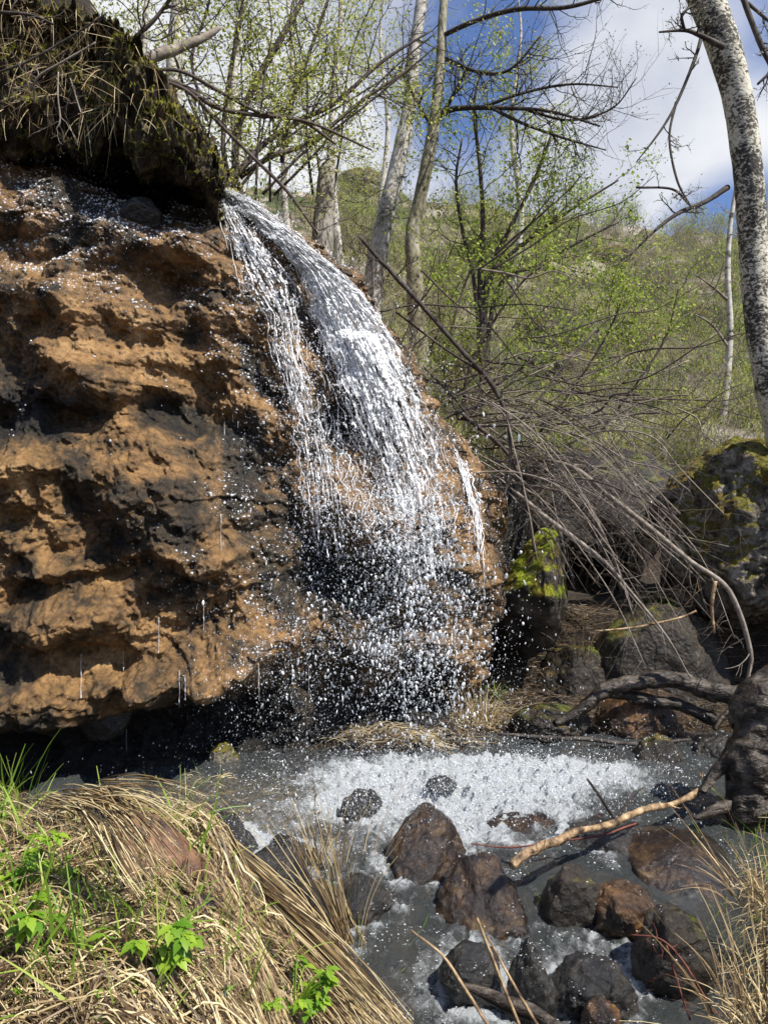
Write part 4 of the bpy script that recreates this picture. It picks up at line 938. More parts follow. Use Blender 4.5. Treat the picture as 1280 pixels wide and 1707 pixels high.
tree('birch_tree', 'thick leaning birch with black and cream bark at the right edge', 'tree',
     [(1140, -80, 5.2, 70), (1172, -10, 5.25, 68), (1203, 70, 5.3, 66), (1228, 160, 5.35, 60), (1242, 250, 5.4, 58), (1250, 330, 5.45, 58), (1254, 400, 5.5, 56), (1262, 520, 5.55, 54), (1280, 640, 5.6, 54), (1300, 730, 5.7, 56), (1330, 880, 5.8, 70)], 'birch',
     [[(1212, 312, 5.42, 10), (1175, 336, 5.3, 8), (1130, 355, 5.2, 7), (1090, 385, 5.1, 5), (1050, 425, 5.0, 3)],
      [(1205, 78, 5.15, 11), (1165, 58, 5.1, 8), (1140, 50, 5.05, 6), (1098, 53, 5.0, 3)], [(1140, 50, 5.05, 6), (1136, 25, 5.0, 5), (1152, 10, 5.0, 3)],
      [(1172, 45, 5.25, 7), (1160, 90, 5.15, 6), (1130, 165, 5.1, 5), (1102, 215, 5.05, 4), (1060, 270, 5., 2)], [(1126, 170, 5.1, 5), (1115, 230, 5.05, 4), (1128, 300, 5., 4), (1150, 342, 5., 2)],
      [(1236, -10, 5.4, 10), (1250, 30, 5.35, 9), (1270, 80, 5.3, 9), (1283, 115, 5.3, 6), (1262, 140, 5.3, 4)], [(1246, 5, 5.4, 6), (1275, 30, 5.3, 5), (1300, 50, 5.3, 4)],
      [(1095, 320, 5.05, 3), (1060, 312, 5.05, 4), (1120, 315, 5.1, 4), (1148, 340, 5.2, 4)][1:]], 'bark_dark', 'catkin', 0, k=40, trough=.035, bkids=6, bln=.16, leafL=.014, lsp=.008)
# smoother birch trunk detail comes from its bark relief
tree('slender_birch', 'tall white birch trunk in the middle, left of the forked one', 'tree',
     [(712, -60, 9, 20), (700, 20, 9, 22), (690, 90, 9, 23), (683, 170, 9, 26), (668, 250, 9, 30), (650, 330, 9, 33), (634, 400, 9, 36), (626, 450, 9, 38)], 'bark_pale', [], 'twig_dark', 'leaf_yellow', 14, .6, k=20, lev=1, leafn=1, leafL=.035, t0=0, kids=4)
tree('forked_tree', 'greenish mossy trunk just right of the white birch', 'tree',
     [(750, -60, 8.4, 15), (738, 20, 8.4, 16), (735, 90, 8.4, 19), (726, 190, 8.4, 21), (713, 265, 8.4, 24), (700, 330, 8.4, 25), (688, 390, 8.4, 28), (690, 450, 8.4, 30), (694, 520, 8.4, 34)], 'bark_green',
     [[(734, 190, 8.4, 12), (765, 180, 8.3, 9), (850, 180, 8.1, 7), (920, 186, 8.0, 5), (1000, 210, 7.9, 3)], [(740, 185, 8.4, 8), (760, 150, 8.35, 6), (778, 115, 8.3, 4)],
      [(735, 60, 8.4, 8), (790, 35, 8.2, 8), (860, 15, 8.0, 8), (940, 12, 7.9, 7), (1010, -5, 7.8, 5)], [(735, 95, 8.4, 7), (800, 120, 8.3, 6), (850, 115, 8.2, 5), (900, 60, 8.1, 3)],
      [(820, 180, 8.15, 6), (870, 205, 8.1, 5), (940, 230, 8, 4), (1010, 250, 8, 2)], [(800, 180, 8.2, 6), (870, 155, 8.1, 5), (950, 140, 8, 4), (1030, 145, 7.9, 2)],
      [(722, 215, 8.4, 6), (690, 160, 8.3, 5), (665, 110, 8.2, 4)], [(880, 184, 8.1, 5), (950, 200, 8., 4), (1020, 180, 7.9, 3), (1060, 130, 7.8, 2)]], 'bark_dark', 'catkin', 6, .6, k=18, lev=1, leafL=.02, bkids=20, bln=.62)
tree('slender_birch', 'pale trunk behind the branches above the overhanging bank', 'tree',
     [(302, -50, 8.5, 24), (297, 20, 8.5, 27), (292, 90, 8.5, 30), (290, 170, 8.5, 32), (288, 260, 8.5, 34)], 'bark_pale', [], 'twig_dark', 'leaf_yellow', 16, .8, k=18, lev=1, leafL=.035)
tree('sapling', 'thin cream sapling on the slope left of the thick birch', 'tree',
     [(1228, 300, 8.8, 6), (1216, 380, 8.8, 9), (1212, 460, 8.8, 11), (1216, 540, 8.8, 12), (1212, 620, 8.8, 13), (1205, 690, 8.8, 14)], 'bark_pale',
     [[(1212, 500, 8.8, 6), (1190, 480, 8.7, 4), (1160, 458, 8.7, 2)], [(1214, 580, 8.8, 5), (1185, 540, 8.7, 4), (1150, 520, 8.7, 2)]], 'twig_grey', None, 10, .5, k=8, lev=1)
# weathered stump and snapped limb
w, r = pxpath([(550, 270, 6.9, 16), (545, 290, 6.9, 27), (541, 340, 6.9, 31), (538, 400, 6.9, 36), (536, 450, 6.9, 40), (532, 560, 6.9, 44)], 12)
mb = MB(); mb.tube(w, r*(1+.12*noise(w*12)), 24); v = mb.v[0]; v += np.array([0, -1, 0])*(.03*fbm(v*np.array([18, 18, 3.]), 4, .6, True))[:, None]
solo('stump', mb, M['stump'], loc=w[-1], label='weathered pale grey stump standing above the waterfall', cat='stump')
wood('snapped_limb', 'thick broken grey limb leaning over the mossy bank', 'branch', [[(225, 108, 5.4, 20), (262, 92, 5.5, 20), (300, 78, 5.6, 17), (340, 62, 5.7, 13), (366, 46, 5.8, 8)]], M['twig_grey'], 9, kids=4, ln=.3)
wood('arching_branch', 'long black branch arching down in front of the hillside brush', 'branch', [[(600, 395, 6.3, 6), (640, 440, 6.1, 8), (700, 505, 6.0, 8), (770, 585, 5.9, 8), (820, 640, 5.8, 8), (846, 700, 5.7, 7), (850, 770, 5.6, 6), (840, 830, 5.5, 4)], [(660, 520, 6.1, 3), (740, 580, 6, 4), (800, 620, 5.9, 5), (830, 660, 5.8, 5)]], M['bark_dark'], 6, kids=7, ln=.4)

# big leafy shrubs above the fall: stems follow the photograph's main limbs
def shrub(name, label, paths, leaf, base, sm='twig_dark', kids=16, ln=.8, leafn=1, leafL=.035, lev=2, group=None, k2=4, lsp=.05):
    root = thing(name, label, 'shrub', base, group); lv = Leaves()
    for pts in paths:
        mbb = MB(); mb2 = MB(); w, r = pxpath(pts, 7); mbb.tube(w, r*(1+.12*noise(w*20)), 7); along(mb2, lv, w, r, kids, ln, lev, t0=.2, kids=k2, leaf=leafn, lspread=lsp); so = part('stem', mbb, M[sm], root); part('twigs', mb2, M[sm], so)
    part('foliage', lv.build(leafL), M[leaf], root); return root
shrub('leafy_shrub', 'many stemmed shrub with yellow green young leaves above the lip', [
    [(385, 300, 6.4, 12), (400, 285, 6.4, 11), (440, 240, 6.5, 10), (500, 200, 6.6, 9), (560, 170, 6.7, 8), (640, 100, 6.8, 6), (720, 50, 6.9, 3)],
    [(380, 300, 6.4, 10), (372, 240, 6.4, 8), (378, 160, 6.4, 8), (395, 60, 6.4, 7), (410, -30, 6.4, 5)],
    [(392, 290, 6.6, 13), (395, 220, 6.7, 12), (425, 140, 6.8, 12), (465, 70, 6.9, 11), (510, -10, 7.0, 9)],
    [(470, 270, 6.6, 8), (485, 180, 6.6, 7), (515, 90, 6.6, 6), (550, -10, 6.6, 5)],
    [(400, 295, 6.5, 9), (450, 262, 6.5, 9), (520, 235, 6.6, 8), (600, 170, 6.7, 6), (690, 110, 6.8, 5)],
    [(345, 200, 6.2, 6), (320, 100, 6.2, 5), (345, 20, 6.2, 4), (350, -30, 6.2, 3)]], 'leaf_yellow', P(390, 305, 6.5), kids=15, ln=.62, leafL=.034, leafn=1)
shrub('leafy_shrub', 'dark stems arching right out of the mossy bank', [
    [(232, 120, 5.5, 6), (300, 118, 5.6, 6), (380, 160, 5.7, 6), (440, 190, 5.8, 5), (520, 205, 5.9, 5), (620, 250, 6.0, 3)],
    [(235, 125, 5.5, 8), (300, 140, 5.6, 8), (360, 178, 5.7, 8), (430, 192, 5.8, 7), (500, 200, 5.9, 6), (560, 240, 6.0, 4)],
    [(240, 128, 5.5, 7), (310, 150, 5.5, 7), (370, 210, 5.6, 6), (430, 270, 5.6, 6), (480, 320, 5.7, 6), (530, 390, 5.7, 4)],
    [(218, 68, 5.4, 7), (255, 35, 5.4, 7), (290, -10, 5.4, 6)]], 'leaf_yellow', P(235, 125, 5.5), kids=10, ln=.45, lev=2, k2=3, leafn=1, leafL=.022)
shrub('leafy_shrub', 'fresh green shrub against the sky right of the forked trunk', [
    [(806, 640, 8.6, 11), (800, 470, 8.6, 10), (805, 380, 8.6, 8), (800, 280, 8.6, 7), (790, 180, 8.6, 5), (800, 120, 8.6, 3)],
    [(806, 640, 8.6, 11), (810, 470, 8.6, 9), (850, 380, 8.6, 7), (890, 300, 8.6, 6), (920, 220, 8.6, 4)],
    [(806, 640, 8.6, 11), (815, 470, 8.8, 8), (880, 400, 8.8, 7), (950, 350, 8.8, 5), (1030, 300, 8.8, 3)],
    [(806, 640, 8.6, 11), (790, 470, 8.6, 7), (770, 380, 8.6, 6), (760, 300, 8.6, 5), (770, 230, 8.6, 3)],
    [(806, 640, 8.6, 11), (830, 480, 8.8, 7), (900, 440, 8.8, 5), (970, 400, 8.8, 4), (1030, 370, 8.8, 3)]], 'leaf_green', P(805, 480, 8.7), kids=15, ln=.75, leafL=.040, leafn=1)
shrub('leafy_shrub', 'sparse shrub with bright green leaves over the brush heap', [
    [(770, 700, 6.8, 6), (780, 620, 6.8, 5), (820, 540, 6.8, 5), (870, 470, 6.8, 4), (920, 430, 6.8, 3)],
    [(775, 700, 6.8, 6), (830, 640, 6.9, 5), (900, 590, 7, 4), (960, 520, 7, 3)],
    [(765, 700, 6.8, 5), (740, 620, 6.8, 4), (760, 520, 6.8, 4), (790, 430, 6.8, 3)],
    [(900, 720, 7.2, 5), (960, 640, 7.2, 4), (1010, 560, 7.2, 4), (1040, 490, 7.2, 3)],
    [(1000, 720, 7.4, 5), (1060, 640, 7.4, 4), (1110, 560, 7.4, 4), (1130, 480, 7.4, 3)]], 'leaf_green', P(770, 705, 6.8), kids=12, ln=.5, leafL=.036, leafn=1)
for k_ in range(9):
    x0 = 380+R.uniform(-60, 180); d0 = R.uniform(6.2, 7.6); a_ = R.uniform(-.3, .9); L_ = R.uniform(260, 420); w_ = R.uniform(3, 6)
    pts = [(x0+L_*t_*math.sin(a_)+R.gauss(0, 8), 330-L_*t_*math.cos(a_)+40*t_*t_+R.gauss(0, 6), d0, w_*(1-.7*t_)+1) for t_ in np.linspace(0, 1, 5)]
    wood('bare_sapling', 'thin dark bare sapling rising behind the lip of the waterfall', 'sapling', [pts], M['twig_dark'], 5, kids=12, ln=.4, group='thin bare saplings behind the lip')
# trees beyond, filling the upper left with pale green
for i, (px, d, h_, lab) in enumerate(((250, 13, 8, 'hazy yellow green tree furthest left behind the bank'), (400, 12, 8.5, 'hazy yellow green tree behind the shrub above the lip'), (560, 14, 9, 'hazy yellow green tree left of the white birch'),
                                 (480, 18, 9, 'distant yellow green tree above the weathered stump'), (640, 20, 8, 'distant pale tree seen between the stump and the white birch'), (860, 16, 6.5, 'distant green tree behind the fresh green shrub'), (150, 15, 9, 'distant tree mostly hidden by the top left bank'))):
    x = (px-640)/F*d; z = float(T(x, d)); root = thing('young_tree', lab, 'tree', (x, d, z)); lv = Leaves(); mbb = MB()
    tr = np.array([(x+.1*math.sin(k*1.3+i), d, z-.1+h_*k/8) for k in range(9)]); tr = smooth_path(tr, 4); rr = np.linspace(.09, .015, len(tr)); mbb.tube(tr, rr, 8); part('trunk', mbb, M['bark_pale'], root)
    mbt = MB(); along(mbt, lv, tr, rr*.3, 26, h_*.17, 2, t0=.12, kids=4, leaf=(2 if i < 2 else 1), lspread=.10, up=.2); part('branches', mbt, M['twig_grey'], root)
    part('foliage', lv.build(.065), M['leaf_yellow'], root)

# hillside shrubs: three kinds, copied
def proto(name, seed, leaf, h_, nst, leafL, sm, leafn=1):
    global R
    R = random.Random(seed); root = thing(name, 'x', 'shrub', (0, 0, 0)); lv = Leaves(); mbb = MB()
    for s in range(nst):
        d = np.array([R.gauss(0, .5), R.gauss(0, .5), 1.]); grow(mbb, lv, np.array([R.gauss(0, .12), R.gauss(0, .12), -.1]), d, h_*R.uniform(.6, 1.1), .012, 2, up=.2, kids=5, leaf=leafn, ratio=.5, lspread=.05)
    part('stems', mbb, M[sm], root); part('foliage', lv.build(leafL), M[leaf], root); return root
protos = [proto('hillside_shrub', 51, 'leaf_hill', 1.5, 8, .05, 'twig_grey'), proto('hillside_shrub', 52, 'leaf_green', 1.2, 7, .04, 'twig_dark'), proto('bare_shrub', 53, 'catkin', 1.4, 10, .02, 'twig_grey'), proto('hillside_shrub', 54, 'leaf_yellow', 1.6, 7, .05, 'twig_grey')]
R = random.Random(77); used = set(); placed = 0
labs = ['olive leafed shrub on the hillside', 'low bright green shrub on the hillside', 'bare grey twiggy shrub on the hillside', 'yellow green shrub on the hillside']
grp = ['olive shrubs on the hillside', 'bright green shrubs on the hillside', 'bare shrubs on the hillside', 'yellow green shrubs on the hillside']
for k in range(150):
    px = R.uniform(540, 1330); dd = 7.6*math.exp(R.random()**1.1*math.log(38/7.6)); x = (px-640)/F*dd
    if x < .3 and dd < 9: continue
    t = R.choice([0, 0, 1, 2, 2, 3]); z = float(T(x, dd)); s = R.uniform(.55, 1.1)*(.55 if dd < 11 else .8 if dd < 20 else .95)
    if t in used: dup(protos[t], (x, dd, z), R.uniform(0, 6.28), s, labs[t], grp[t])
    else:
        o = protos[t]; o.location = (x, dd, z); o.rotation_euler = (0, 0, R.uniform(0, 6)); o.scale = (s, s, s); o['label'] = labs[t]; o['group'] = grp[t]; used.add(t)

for k_, (px_, py_, w_) in enumerate(((610, 300, 90), (1035, 430, 110), (1090, 470, 80), (960, 470, 60), (1150, 520, 70), (960, 600, 90), (880, 540, 60), (1060, 560, 60), (740, 440, 50), (1180, 600, 60), (1010, 650, 70), (840, 430, 60))):
    d_ = float(hit(px_, py_+6, 7)[0]); d_ = min(d_, 36.); c_ = P(px_, py_, d_); s_z = w_/2/F*d_
    solo('hillside_rock', rockmesh(c_-(0, 0, s_z*.2), (s_z, s_z*.8, s_z*.55), 200+k_, facets=12, amp=.2, sub=5), M['outcrop'], loc=c_-(0, 0, s_z*.5), label='weathered grey rock showing through the hillside scrub', cat='rock', group='grey rocks on the hillside')
# ------------------------------------------------------------------ ground cover
q = np.random.RandomState(91)
def cover(n, pxr, pyr, cond=None, dmin=1.2, seed=0):
    q = np.random.RandomState(seed); px = q.uniform(*pxr, n); py = q.uniform(*pyr, n); d = hit(px, py, dmin); x = (px-640)/F*d; z = T(x, d, False); m = d < 59
    if cond is not None: m &= cond(x, d, px, py)
    return np.stack([x, d, z], -1)[m], px[m], py[m]
# dry straw on the left bank
b, px, py = cover(11500, (-60, 720), (1290, 1760), lambda x, d, px, py: (d < 4.1) & (x < xL(d)+.02) & (noise(np.stack([x*5, d*5, 0*x], -1)) > -.28+.3*np.sin(px)), seed=1)
slab = ((px-225)/80)**2+((py-1440)/120)**2 < 1; keep = ~slab | (q.rand(len(b)) < .05); b, px, py = b[keep], px[keep], py[keep]
ang = np.radians(-32+28*q.normal(size=len(b)) + np.where(py < 1480, -8, 14)) ; flip = q.rand(len(b)) < .12; ang[flip] += q.uniform(-1.5, 1.5, flip.sum())
dr = np.stack([np.cos(ang), np.sin(ang), 0*ang], -1)
v, f = blades(b, dr, q.uniform(.06, .36, len(b)), q.uniform(.0015, .006, len(b)), drape=.005+.07*q.rand(len(b))**3, seed=2, nseg=6)
mb = MB(); mb.add(v, f); solo('dry_grass', mb, M['straw'], kind='stuff', label='flattened straw coloured dry grass on the left bank', cat='dry grass')
b2_, px, py = cover(2200, (-60, 720), (1290, 1760), lambda x, d, px, py: (d < 4.1) & (x < xL(d)+.05), seed=17)
ang = q.uniform(0, 6.28, len(b2_)); dr = np.stack([np.cos(ang), np.sin(ang), .15+0*ang], -1)
v, f = blades(b2_, dr, q.uniform(.02, .14, len(b2_)), q.uniform(.003, .010, len(b2_)), drape=.015+.05*q.rand(len(b2_)), seed=18, nseg=3); mb = MB(); mb.add(v, f)
solo('litter', mb, M['straw_dark'], kind='stuff', label='broken brown stalks and leaf bits matted into the left bank', cat='litter')
# straw draped off the bank edge and over the slab
mb = MB()
def drape_strands(n, a0, a1, b0, b1, lift, spread, wpx, seed, d0, d1, jit=15):
    q = np.random.RandomState(seed)
    for _ in range(n):
        s = q.rand(); s2 = np.clip(s+q.normal()*.1, 0, 1); A = np.array(a0)*(1-s)+np.array(a1)*s; B = np.array(b0)*(1-s2)+np.array(b1)*s2
        t = np.linspace(0, 1, 8); px = A[0]+(B[0]-A[0])*t+q.normal()*jit*np.sin(t*3); py = A[1]+(B[1]-A[1])*t-lift*np.sin(t*3.14)*q.uniform(.3, 1.2)+q.normal()*jit*.6
        d = d0+(d1-d0)*t+q.normal()*.03; w = np.stack([(px-640)/F*d, d, H-(py-853)/F*d], -1)
        mb.tube(w, np.linspace(wpx, wpx*.4, 8)*q.uniform(.6, 1.2)/2/F*d, 3)
drape_strands(230, (310, 1350), (270, 1430), (600, 1620), (440, 1600), 18, 1, 3.4, 3, 2.9, 2.3)
drape_strands(230, (390, 1440), (340, 1520), (690, 1710), (540, 1720), 22, 1, 3.4, 4, 2.7, 1.95)
drape_strands(60, (175, 1315), (120, 1335), (345, 1340), (230, 1500), 30, 1, 3, 6, _sc[1]-.12, _sc[1]-.30)
drape_strands(22, (185, 1312), (150, 1330), (330, 1480), (200, 1480), -10, 1, 3, 7, _sc[1]-.15, _sc[1]-.30)
drape_strands(60, (180, 1315), (60, 1340), (300, 1355), (170, 1400), 22, 1, 3, 8, _sc[1]-.12, _sc[1]-.2)
solo('draped_straw', mb, M['straw'], kind='stuff', label='long straw stalks combed down over the bank edge and slab', cat='dry grass')
# straw on the mound behind the pool, litter under the back bank, grass on the right bank
b, px, py = cover(3000, (380, 850), (1190, 1300), lambda x, d, px, py: (T(x, d) > WZ(x, d)+.01) & (d < 5.6), seed=3)
ang = q.uniform(-.5, .5, len(b)); dr = np.stack([np.cos(ang), np.sin(ang), .12+0*ang], -1)
v, f = blades(b, dr, q.uniform(.08, .28, len(b)), q.uniform(.002, .005, len(b)), drape=.02+.04*q.rand(len(b)), seed=4); mb = MB(); mb.add(v, f)
b, px, py = cover(2200, (250, 600), (1290, 1400), lambda x, d, px, py: (d < 4.4) & (x < -.35), seed=13)
ang = q.uniform(-.6, .6, len(b)); dr = np.stack([np.cos(ang), np.sin(ang), .25+0*ang], -1)
v, f = blades(b, dr, q.uniform(.06, .22, len(b)), q.uniform(.002, .005, len(b)), drape=.02+.06*q.rand(len(b)), seed=4); mb.add(v, f)
solo('dry_grass', mb, M['straw'], kind='stuff', label='thin straw lying at the foot of the cliff behind the pool', cat='dry grass')
b, px, py = cover(7000, (790, 1330), (1000, 1300), lambda x, d, px, py: (T(x, d) > WZ(x, d)+.01), seed=5)
ang = q.uniform(0, 6.28, len(b)); dr = np.stack([np.cos(ang), np.sin(ang), .1+.2*q.rand(len(b))], -1)
v, f = blades(b, dr, q.uniform(.06, .3, len(b)), q.uniform(.002, .006, len(b)), bend=.2*q.rand(len(b)), seed=5); mb = MB(); mb.add(v, f)
solo('litter', mb, M['straw_dark'], kind='stuff', label='damp dead stalks and twigs littering the back bank', cat='litter')
b, px, py = cover(3600, (1080, 1400), (1380, 1800), lambda x, d, px, py: (x > xR(d)+.02) & (d < 4.2), seed=6)
ang = np.radians(250+35*q.normal(size=len(b))); dr = np.stack([np.cos(ang)*.6, np.sin(ang)*.4, .5+.5*q.rand(len(b))], -1)
v, f = blades(b, dr, q.uniform(.15, .42, len(b)), q.uniform(.002, .005, len(b)), bend=.5+.5*q.rand(len(b)), seed=6, nseg=6); mb = MB(); mb.add(v, f)
solo('dry_grass', mb, M['straw'], kind='stuff', label='drooping straw tussocks on the right bank', cat='dry grass')
# green blades
def greens(spec, label, seed, m='grass', name='green_grass', spread=.6):
    q = np.random.RandomState(seed); mb = MB()
    for (cx, cy, sx, sy, n, l0, l1, w0) in spec:
        px = cx+q.normal(size=n)*sx; py = cy+q.normal(size=n)*sy; d = hit(px, py); m_ = d < 50; px, d = px[m_], d[m_]; k = len(px)
        x = (px-640)/F*d; b = np.stack([x, d, T(x, d, False)], -1)
        dr = np.stack([q.normal(size=k)*spread, q.normal(size=k)*spread*.6, 1+0*px], -1); dr /= np.linalg.norm(dr, axis=1)[:, None]
        v, f = blades(b, dr, q.uniform(l0, l1, k), w0*q.uniform(.6, 1.3, k), bend=.35*q.rand(k), seed=seed+1, nseg=5); mb.add(v, f)
    solo(name, mb, M[m], kind='stuff', label=label, cat='grass')
greens([(40, 1370, 45, 20, 46, .12, .34, .010), (10, 1340, 30, 20, 20, .2, .38, .011), (300, 1390, 25, 18, 34, .10, .24, .007), (250, 1325, 60, 14, 40, .06, .16, .006), (400, 1330, 60, 16, 60, .06, .16, .006), (500, 1210, 30, 8, 26, .06, .18, .007), (600, 1215, 60, 8, 34, .05, .14, .006),
        (150, 1560, 120, 80, 260, .07, .22, .008), (60, 1640, 60, 40, 60, .10, .26, .010), (300, 1500, 120, 70, 150, .06, .16, .006), (480, 1560, 60, 60, 30, .06, .18, .006), (330, 1620, 100, 50, 110, .07, .2, .008), (560, 1640, 40, 40, 16, .08, .2, .008)],
       'fresh green blades pushing through the straw of the left bank', 31)
greens([(905, 1490, 8, 6, 6, .08, .16, .009), (1100, 1440, 25, 10, 16, .06, .16, .008), (1250, 1420, 30, 40, 90, .10, .28, .008), (1240, 1560, 40, 80, 70, .08, .22, .007), (1130, 1000, 40, 8, 60, .05, .16, .010), (1240, 1000, 50, 10, 50, .05, .16, .010), (820, 1160, 20, 14, 30, .06, .16, .008), (740, 1570, 10, 8, 8, .05, .1, .006)],
       'green blades on the right bank and between the stones', 33)
# hillside cover
b, px, py = cover(40000, (520, 1320), (300, 790), lambda x, d, px, py: (d > 6.2) & (noise(np.stack([x*1.1, d*.8, 0*x], -1)) > -.02+.16*np.sin(px*7)), dmin=5.9, seed=9)
k = len(b); sc = np.sqrt(b[:, 1]/8.)
dr = np.stack([q.normal(size=k)*.5, q.normal(size=k)*.5, 1+0*px], -1); dr /= np.linalg.norm(dr, axis=1)[:, None]
v, f = blades(b, dr, q.uniform(.06, .24, k)*sc, q.uniform(.006, .014, k)*sc, bend=.4*q.rand(k), seed=9, nseg=3); mb = MB(); mb.add(v, f)
solo('hillside_grass', mb, M['grass_hill'], kind='stuff', label='green and straw coloured undergrowth covering the hillside', cat='grass')
b, px, py = cover(5500, (560, 1320), (330, 800), lambda x, d, px, py: (d > 6.0), dmin=5.9, seed=10)
k = len(b); sc = (b[:, 1]/8.)**.6
dr = np.stack([q.normal(size=k)*.8, q.normal(size=k)*.6, .9+0*px], -1); dr /= np.linalg.norm(dr, axis=1)[:, None]
v, f = blades(b, dr, q.uniform(.3, .95, k)*sc, q.uniform(.003, .008, k)*sc, bend=.3*q.rand(k), seed=10, nseg=5); mb = MB(); mb.add(v, f)
solo('dead_stems', mb, M['twig_grey'], kind='stuff', label='fine grey dead stems standing all over the hillside', cat='undergrowth')
# dry fringe where the bank meets the fall's right edge, and grass on the overhang
mb = MB(); lines = [(380, 312), (480, 380), (560, 430), (630, 500), (690, 590), (740, 690), (800, 790), (830, 880)]
lx = [p[0] for p in lines]; ly = [p[1] for p in lines]; q = np.random.RandomState(44); n = 1900
t = q.rand(n); px = np.interp(t, np.linspace(0, 1, len(lx)), lx)+q.uniform(8, 75, n); py = np.interp(t, np.linspace(0, 1, len(lx)), ly)+q.uniform(-50, 30, n); d = np.clip(hit(px, py, 5.4, 9), 5.5, 7.5)
b = np.stack([(px-640)/F*d, d, H-(py-853)/F*d], -1); dr = np.stack([q.normal(size=n)*.5+.1, -.4+q.normal(size=n)*.3, q.normal(size=n)*.7], -1); dr /= np.linalg.norm(dr, axis=1)[:, None]
v, f = blades(b, dr, q.uniform(.1, .38, n), q.uniform(.003, .007, n), bend=.5*q.rand(n), seed=44, nseg=5); mb.add(v, f)
solo('dry_grass', mb, M['straw_dark'], kind='stuff', label='dead grass and rootlets fringing the right edge of the waterfall', cat='dry grass')
mb = MB(); OV = OH.reshape(-1, 3); q = np.random.RandomState(45); sel = OV[q.randint(0, len(OV), 9000)]
ppx = 640+sel[:, 0]/sel[:, 1]*F; ppy = 853-(sel[:, 2]-H)/sel[:, 1]*F; mm = (ppy < 200) & (sel[:, 1] < 5.4) & (ppx > -60) & (ppx < 330) & ((ppx < 170) | (q.rand(len(sel)) < .25)); sel = sel[mm]
n = len(sel); dr = np.stack([q.normal(size=n)*.5, -.5+q.normal(size=n)*.3, -.5+q.normal(size=n)*.7], -1); dr /= np.linalg.norm(dr, axis=1)[:, None]
v, f = blades(sel, dr, q.uniform(.05, .30, n), q.uniform(.002, .006, n), bend=.4*q.rand(n), seed=45, nseg=5); mb.add(v, f)
solo('dry_grass', mb, M['straw'], kind='stuff', label='hanging dead grass on top of the overhanging bank', cat='dry grass')
n = 22000; sel = OV[q.randint(0, len(OV), n)]; ppy = 853-(sel[:, 2]-H)/sel[:, 1]*F; mm = (noise(sel*4) > -.02) & (sel[:, 1] < 5.6) & (ppy < 300); sel = sel[mm]; n = len(sel)
dr = np.stack([q.normal(size=n)*.6, -.6+0*sel[:, 0], .4+q.normal(size=n)*.5], -1); dr /= np.linalg.norm(dr, axis=1)[:, None]
v, f = blades(sel, dr, q.uniform(.015, .05, n), q.uniform(.004, .009, n), seed=46, nseg=2); mb = MB(); mb.add(v, f)
solo('moss', mb, M['moss_clump'], kind='stuff', label='yellow green moss tufts on the overhanging bank', cat='moss')
for i, pts in enumerate(([(58, 172, 4.25, 6), (62, 130, 4.2, 7), (110, 100, 4.2, 6), (160, 70, 4.2, 5)], [(98, 120, 4.2, 4), (97, 160, 4.15, 4), (101, 200, 4.15, 5), (94, 215, 4.15, 3)], [(0, 120, 4.2, 7), (50, 100, 4.2, 7), (120, 60, 4.2, 6), (180, 20, 4.2, 4)], [(0, 20, 4.2, 10), (50, 24, 4.2, 9), (90, 40, 4.2, 6)], [(118, 130, 4.2, 3), (130, 170, 4.2, 4), (136, 188, 4.15, 3)])):
    wood('hanging_root', ['bent pale root drooping over the hollow at far left', 'short forked root hanging straight down into the dark hollow', 'long thin root slanting up across the top left bank', 'thick grey root at the very top left corner', 'stubby root beside the short forked one'][i], 'root', [[(a_, b_, c_, d_*.62) for a_, b_, c_, d_ in pts]], M['bark_dark' if i in (2, 3) else 'twig_grey'], 6, kids=5, ln=.16)
wood('rotten_log', 'rotten black log end sticking out under the mossy bank', 'log', [[(348, 322, 5.25, 14), (330, 306, 5.15, 26), (300, 292, 5.1, 30), (265, 280, 5.2, 26), (230, 268, 5.4, 20)], [(340, 300, 5.2, 8), (310, 280, 5.1, 14), (280, 262, 5.15, 16)]], M['log_wet'], 18, rough=.5, kids=4, ln=.12)

# ------------------------------------------------------------------ reeds, straws and leafy plants standing near the camera
def clump(name, label, cx, cy, d, n, l0, l1, lean, m, cat, wd=.004, sp=.05, bend=.3, seed=1, spread=.18):
    q = np.random.RandomState(seed); c = P(cx, cy, d); b = c+q.normal(size=(n, 3))*np.array([sp, sp, .01])
    dr = np.stack([lean+q.normal(size=n)*spread, q.normal(size=n)*spread-.05, 1+0*q.rand(n)], -1); dr /= np.linalg.norm(dr, axis=1)[:, None]
    v, f = blades(b, dr, q.uniform(l0, l1, n), wd*q.uniform(.6, 1.3, n), bend=bend*q.rand(n), seed=seed, nseg=6); mb = MB(); mb.add(v, f)
    return solo(name, mb, M[m], loc=c, label=label, cat=cat)
clump('reed_clump', 'tall tan reed clump standing in the stream left of the boulders', 580, 1575, 2.75, 64, .22, .6, -.30, 'straw', 'reeds', .0036, .03, .15, 1, .2)
clump('reed_clump', 'short spiky tan reeds behind the tall reed clump', 545, 1440, 3.2, 90, .10, .30, .0, 'straw', 'reeds', .004, .06, .1, 2, .25)
clump('grass_tuft', 'pale straw tuft at the right foot of the waterfall', 795, 1205, 4.95, 120, .12, .34, .0, 'straw', 'grass tuft', .004, .07, .4, 3, .35)
clump('grass_tuft', 'dark straw tuft hanging under the turf edge by the mossy rock', 970, 1095, 5.4, 60, .10, .26, .0, 'straw_dark', 'grass tuft', .004, .05, .2, 5, .2)
clump('grass_tuft', 'big straw tussock bending over the near right corner', 1275, 1730, 2.1, 150, .16, .38, -.22, 'straw', 'grass tuft', .0045, .08, .5, 6, .3)
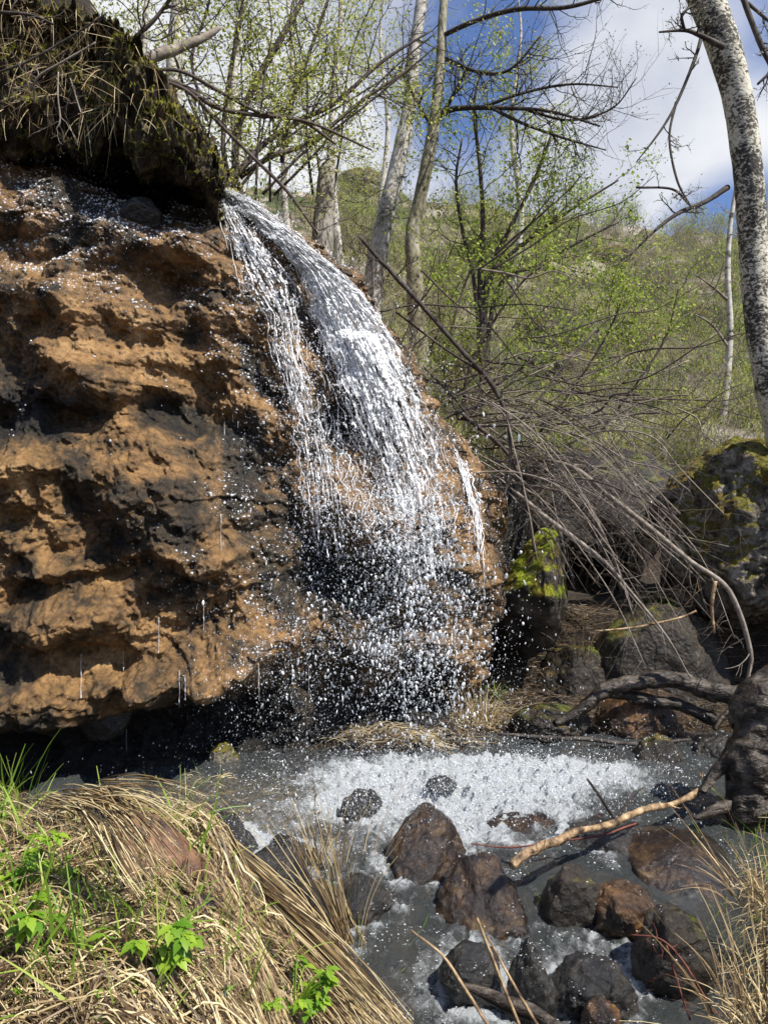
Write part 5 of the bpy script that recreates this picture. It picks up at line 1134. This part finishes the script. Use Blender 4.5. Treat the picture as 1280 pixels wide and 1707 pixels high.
clump('grass_tuft', 'straw tussock beside the tree foot on the right bank', 1285, 1510, 2.7, 110, .15, .34, -.25, 'straw', 'grass tuft', .005, .07, .5, 7, .3)
wood('bent_straw', 'three long yellow straws crossing the near stream', 'straw', [[(870, 1720, 2.1, 6), (830, 1620, 2.15, 6), (795, 1530, 2.2, 4)], [(905, 1725, 2.1, 6), (850, 1630, 2.15, 5), (812, 1560, 2.2, 3)], [(820, 1720, 2.1, 6), (770, 1640, 2.15, 6), (735, 1590, 2.2, 5), (685, 1550, 2.25, 3)]], M['tan_wood'], 5, rough=.05)
def plant(cx, cy, label, s, nl, seed, name='leafy_plant'):
    q = random.Random(seed); c = gpt(cx, cy); root = thing(name, label, 'plant', c); st = MB(); lf = MB()
    nl = nl*2
    for i in range(nl):
        a = q.uniform(0, 6.28); hh = s*q.uniform(.5, 1.1); tip = c+np.array([math.cos(a)*hh*.7, math.sin(a)*hh*.5, hh*q.uniform(.5, 1.)])
        w = smooth_path([c, (c+tip)/2+np.array([0, 0, hh*.2]), tip], 5); st.tube(w, .0016, 4)
        for j in range(5 if q.random() < .5 else 3):   # toothed leaflets spread like a hand
            aa = a+(j-2)*.75; l = s*q.uniform(.17, .30); wd = l*.32
            dv = np.array([math.cos(aa), math.sin(aa), -.15+q.gauss(0, .2)]); sv = np.array([-math.sin(aa), math.cos(aa), q.gauss(0, .15)])
            pr = [(0, .02), (.2, .7), (.3, .55), (.45, 1.), (.55, .75), (.7, .7), (.8, .4), (1., .02)]; vs = []
            for t_, w_ in pr:
                m0 = tip+dv*l*t_-np.array([0, 0, l*.25*t_*t_]); vs += [m0+sv*wd*w_+np.array([0, 0, wd*.25*w_]), m0, m0-sv*wd*w_+np.array([0, 0, wd*.25*w_])]
            k = [[3*i_, 3*i_+1, 3*i_+4, 3*i_+3] for i_ in range(7)]+[[3*i_+1, 3*i_+2, 3*i_+5, 3*i_+4] for i_ in range(7)]; lf.add(vs, k)
    part('stems', st, M['leaf_ground'], root); part('leaves', lf, M['leaf_ground'], root); return root
plant(25, 1500, 'bright green lobed plant at the left edge of the straw bank', .16, 14, 1)
plant(80, 1500, 'smaller darker green plant right of the one at the left edge', .11, 9, 2)
plant(18, 1600, 'green lobed plant low at the left edge', .14, 8, 3)
plant(245, 1625, 'light green broad leafed plant in the middle of the straw', .13, 11, 4)
plant(355, 1675, 'small two leaved green plant near the bottom edge', .055, 4, 5)
plant(490, 1700, 'dark green feathery plant at the bottom edge', .12, 16, 6)
for k_, (a_, b_, c_) in enumerate(((60, 1545, .05), (110, 1660, .06), (200, 1570, .04), (290, 1640, .05), (410, 1640, .04), (330, 1560, .035), (180, 1690, .07), (440, 1695, .06), (30, 1680, .08), (265, 1590, .05), (520, 1650, .04))):
    q_ = plant(a_, b_, 'tiny green seedling scattered among the straw of the left bank', c_, 3+k_ % 4, 40+k_, 'seedling'); q_['group'] = 'tiny seedlings in the straw'
plant(130, 1590, 'tiny green plant between the edge plants and the broad leafed one', .045, 5, 7)
plant(570, 1400, 'tiny green seedling beside the reeds', .03, 3, 8)
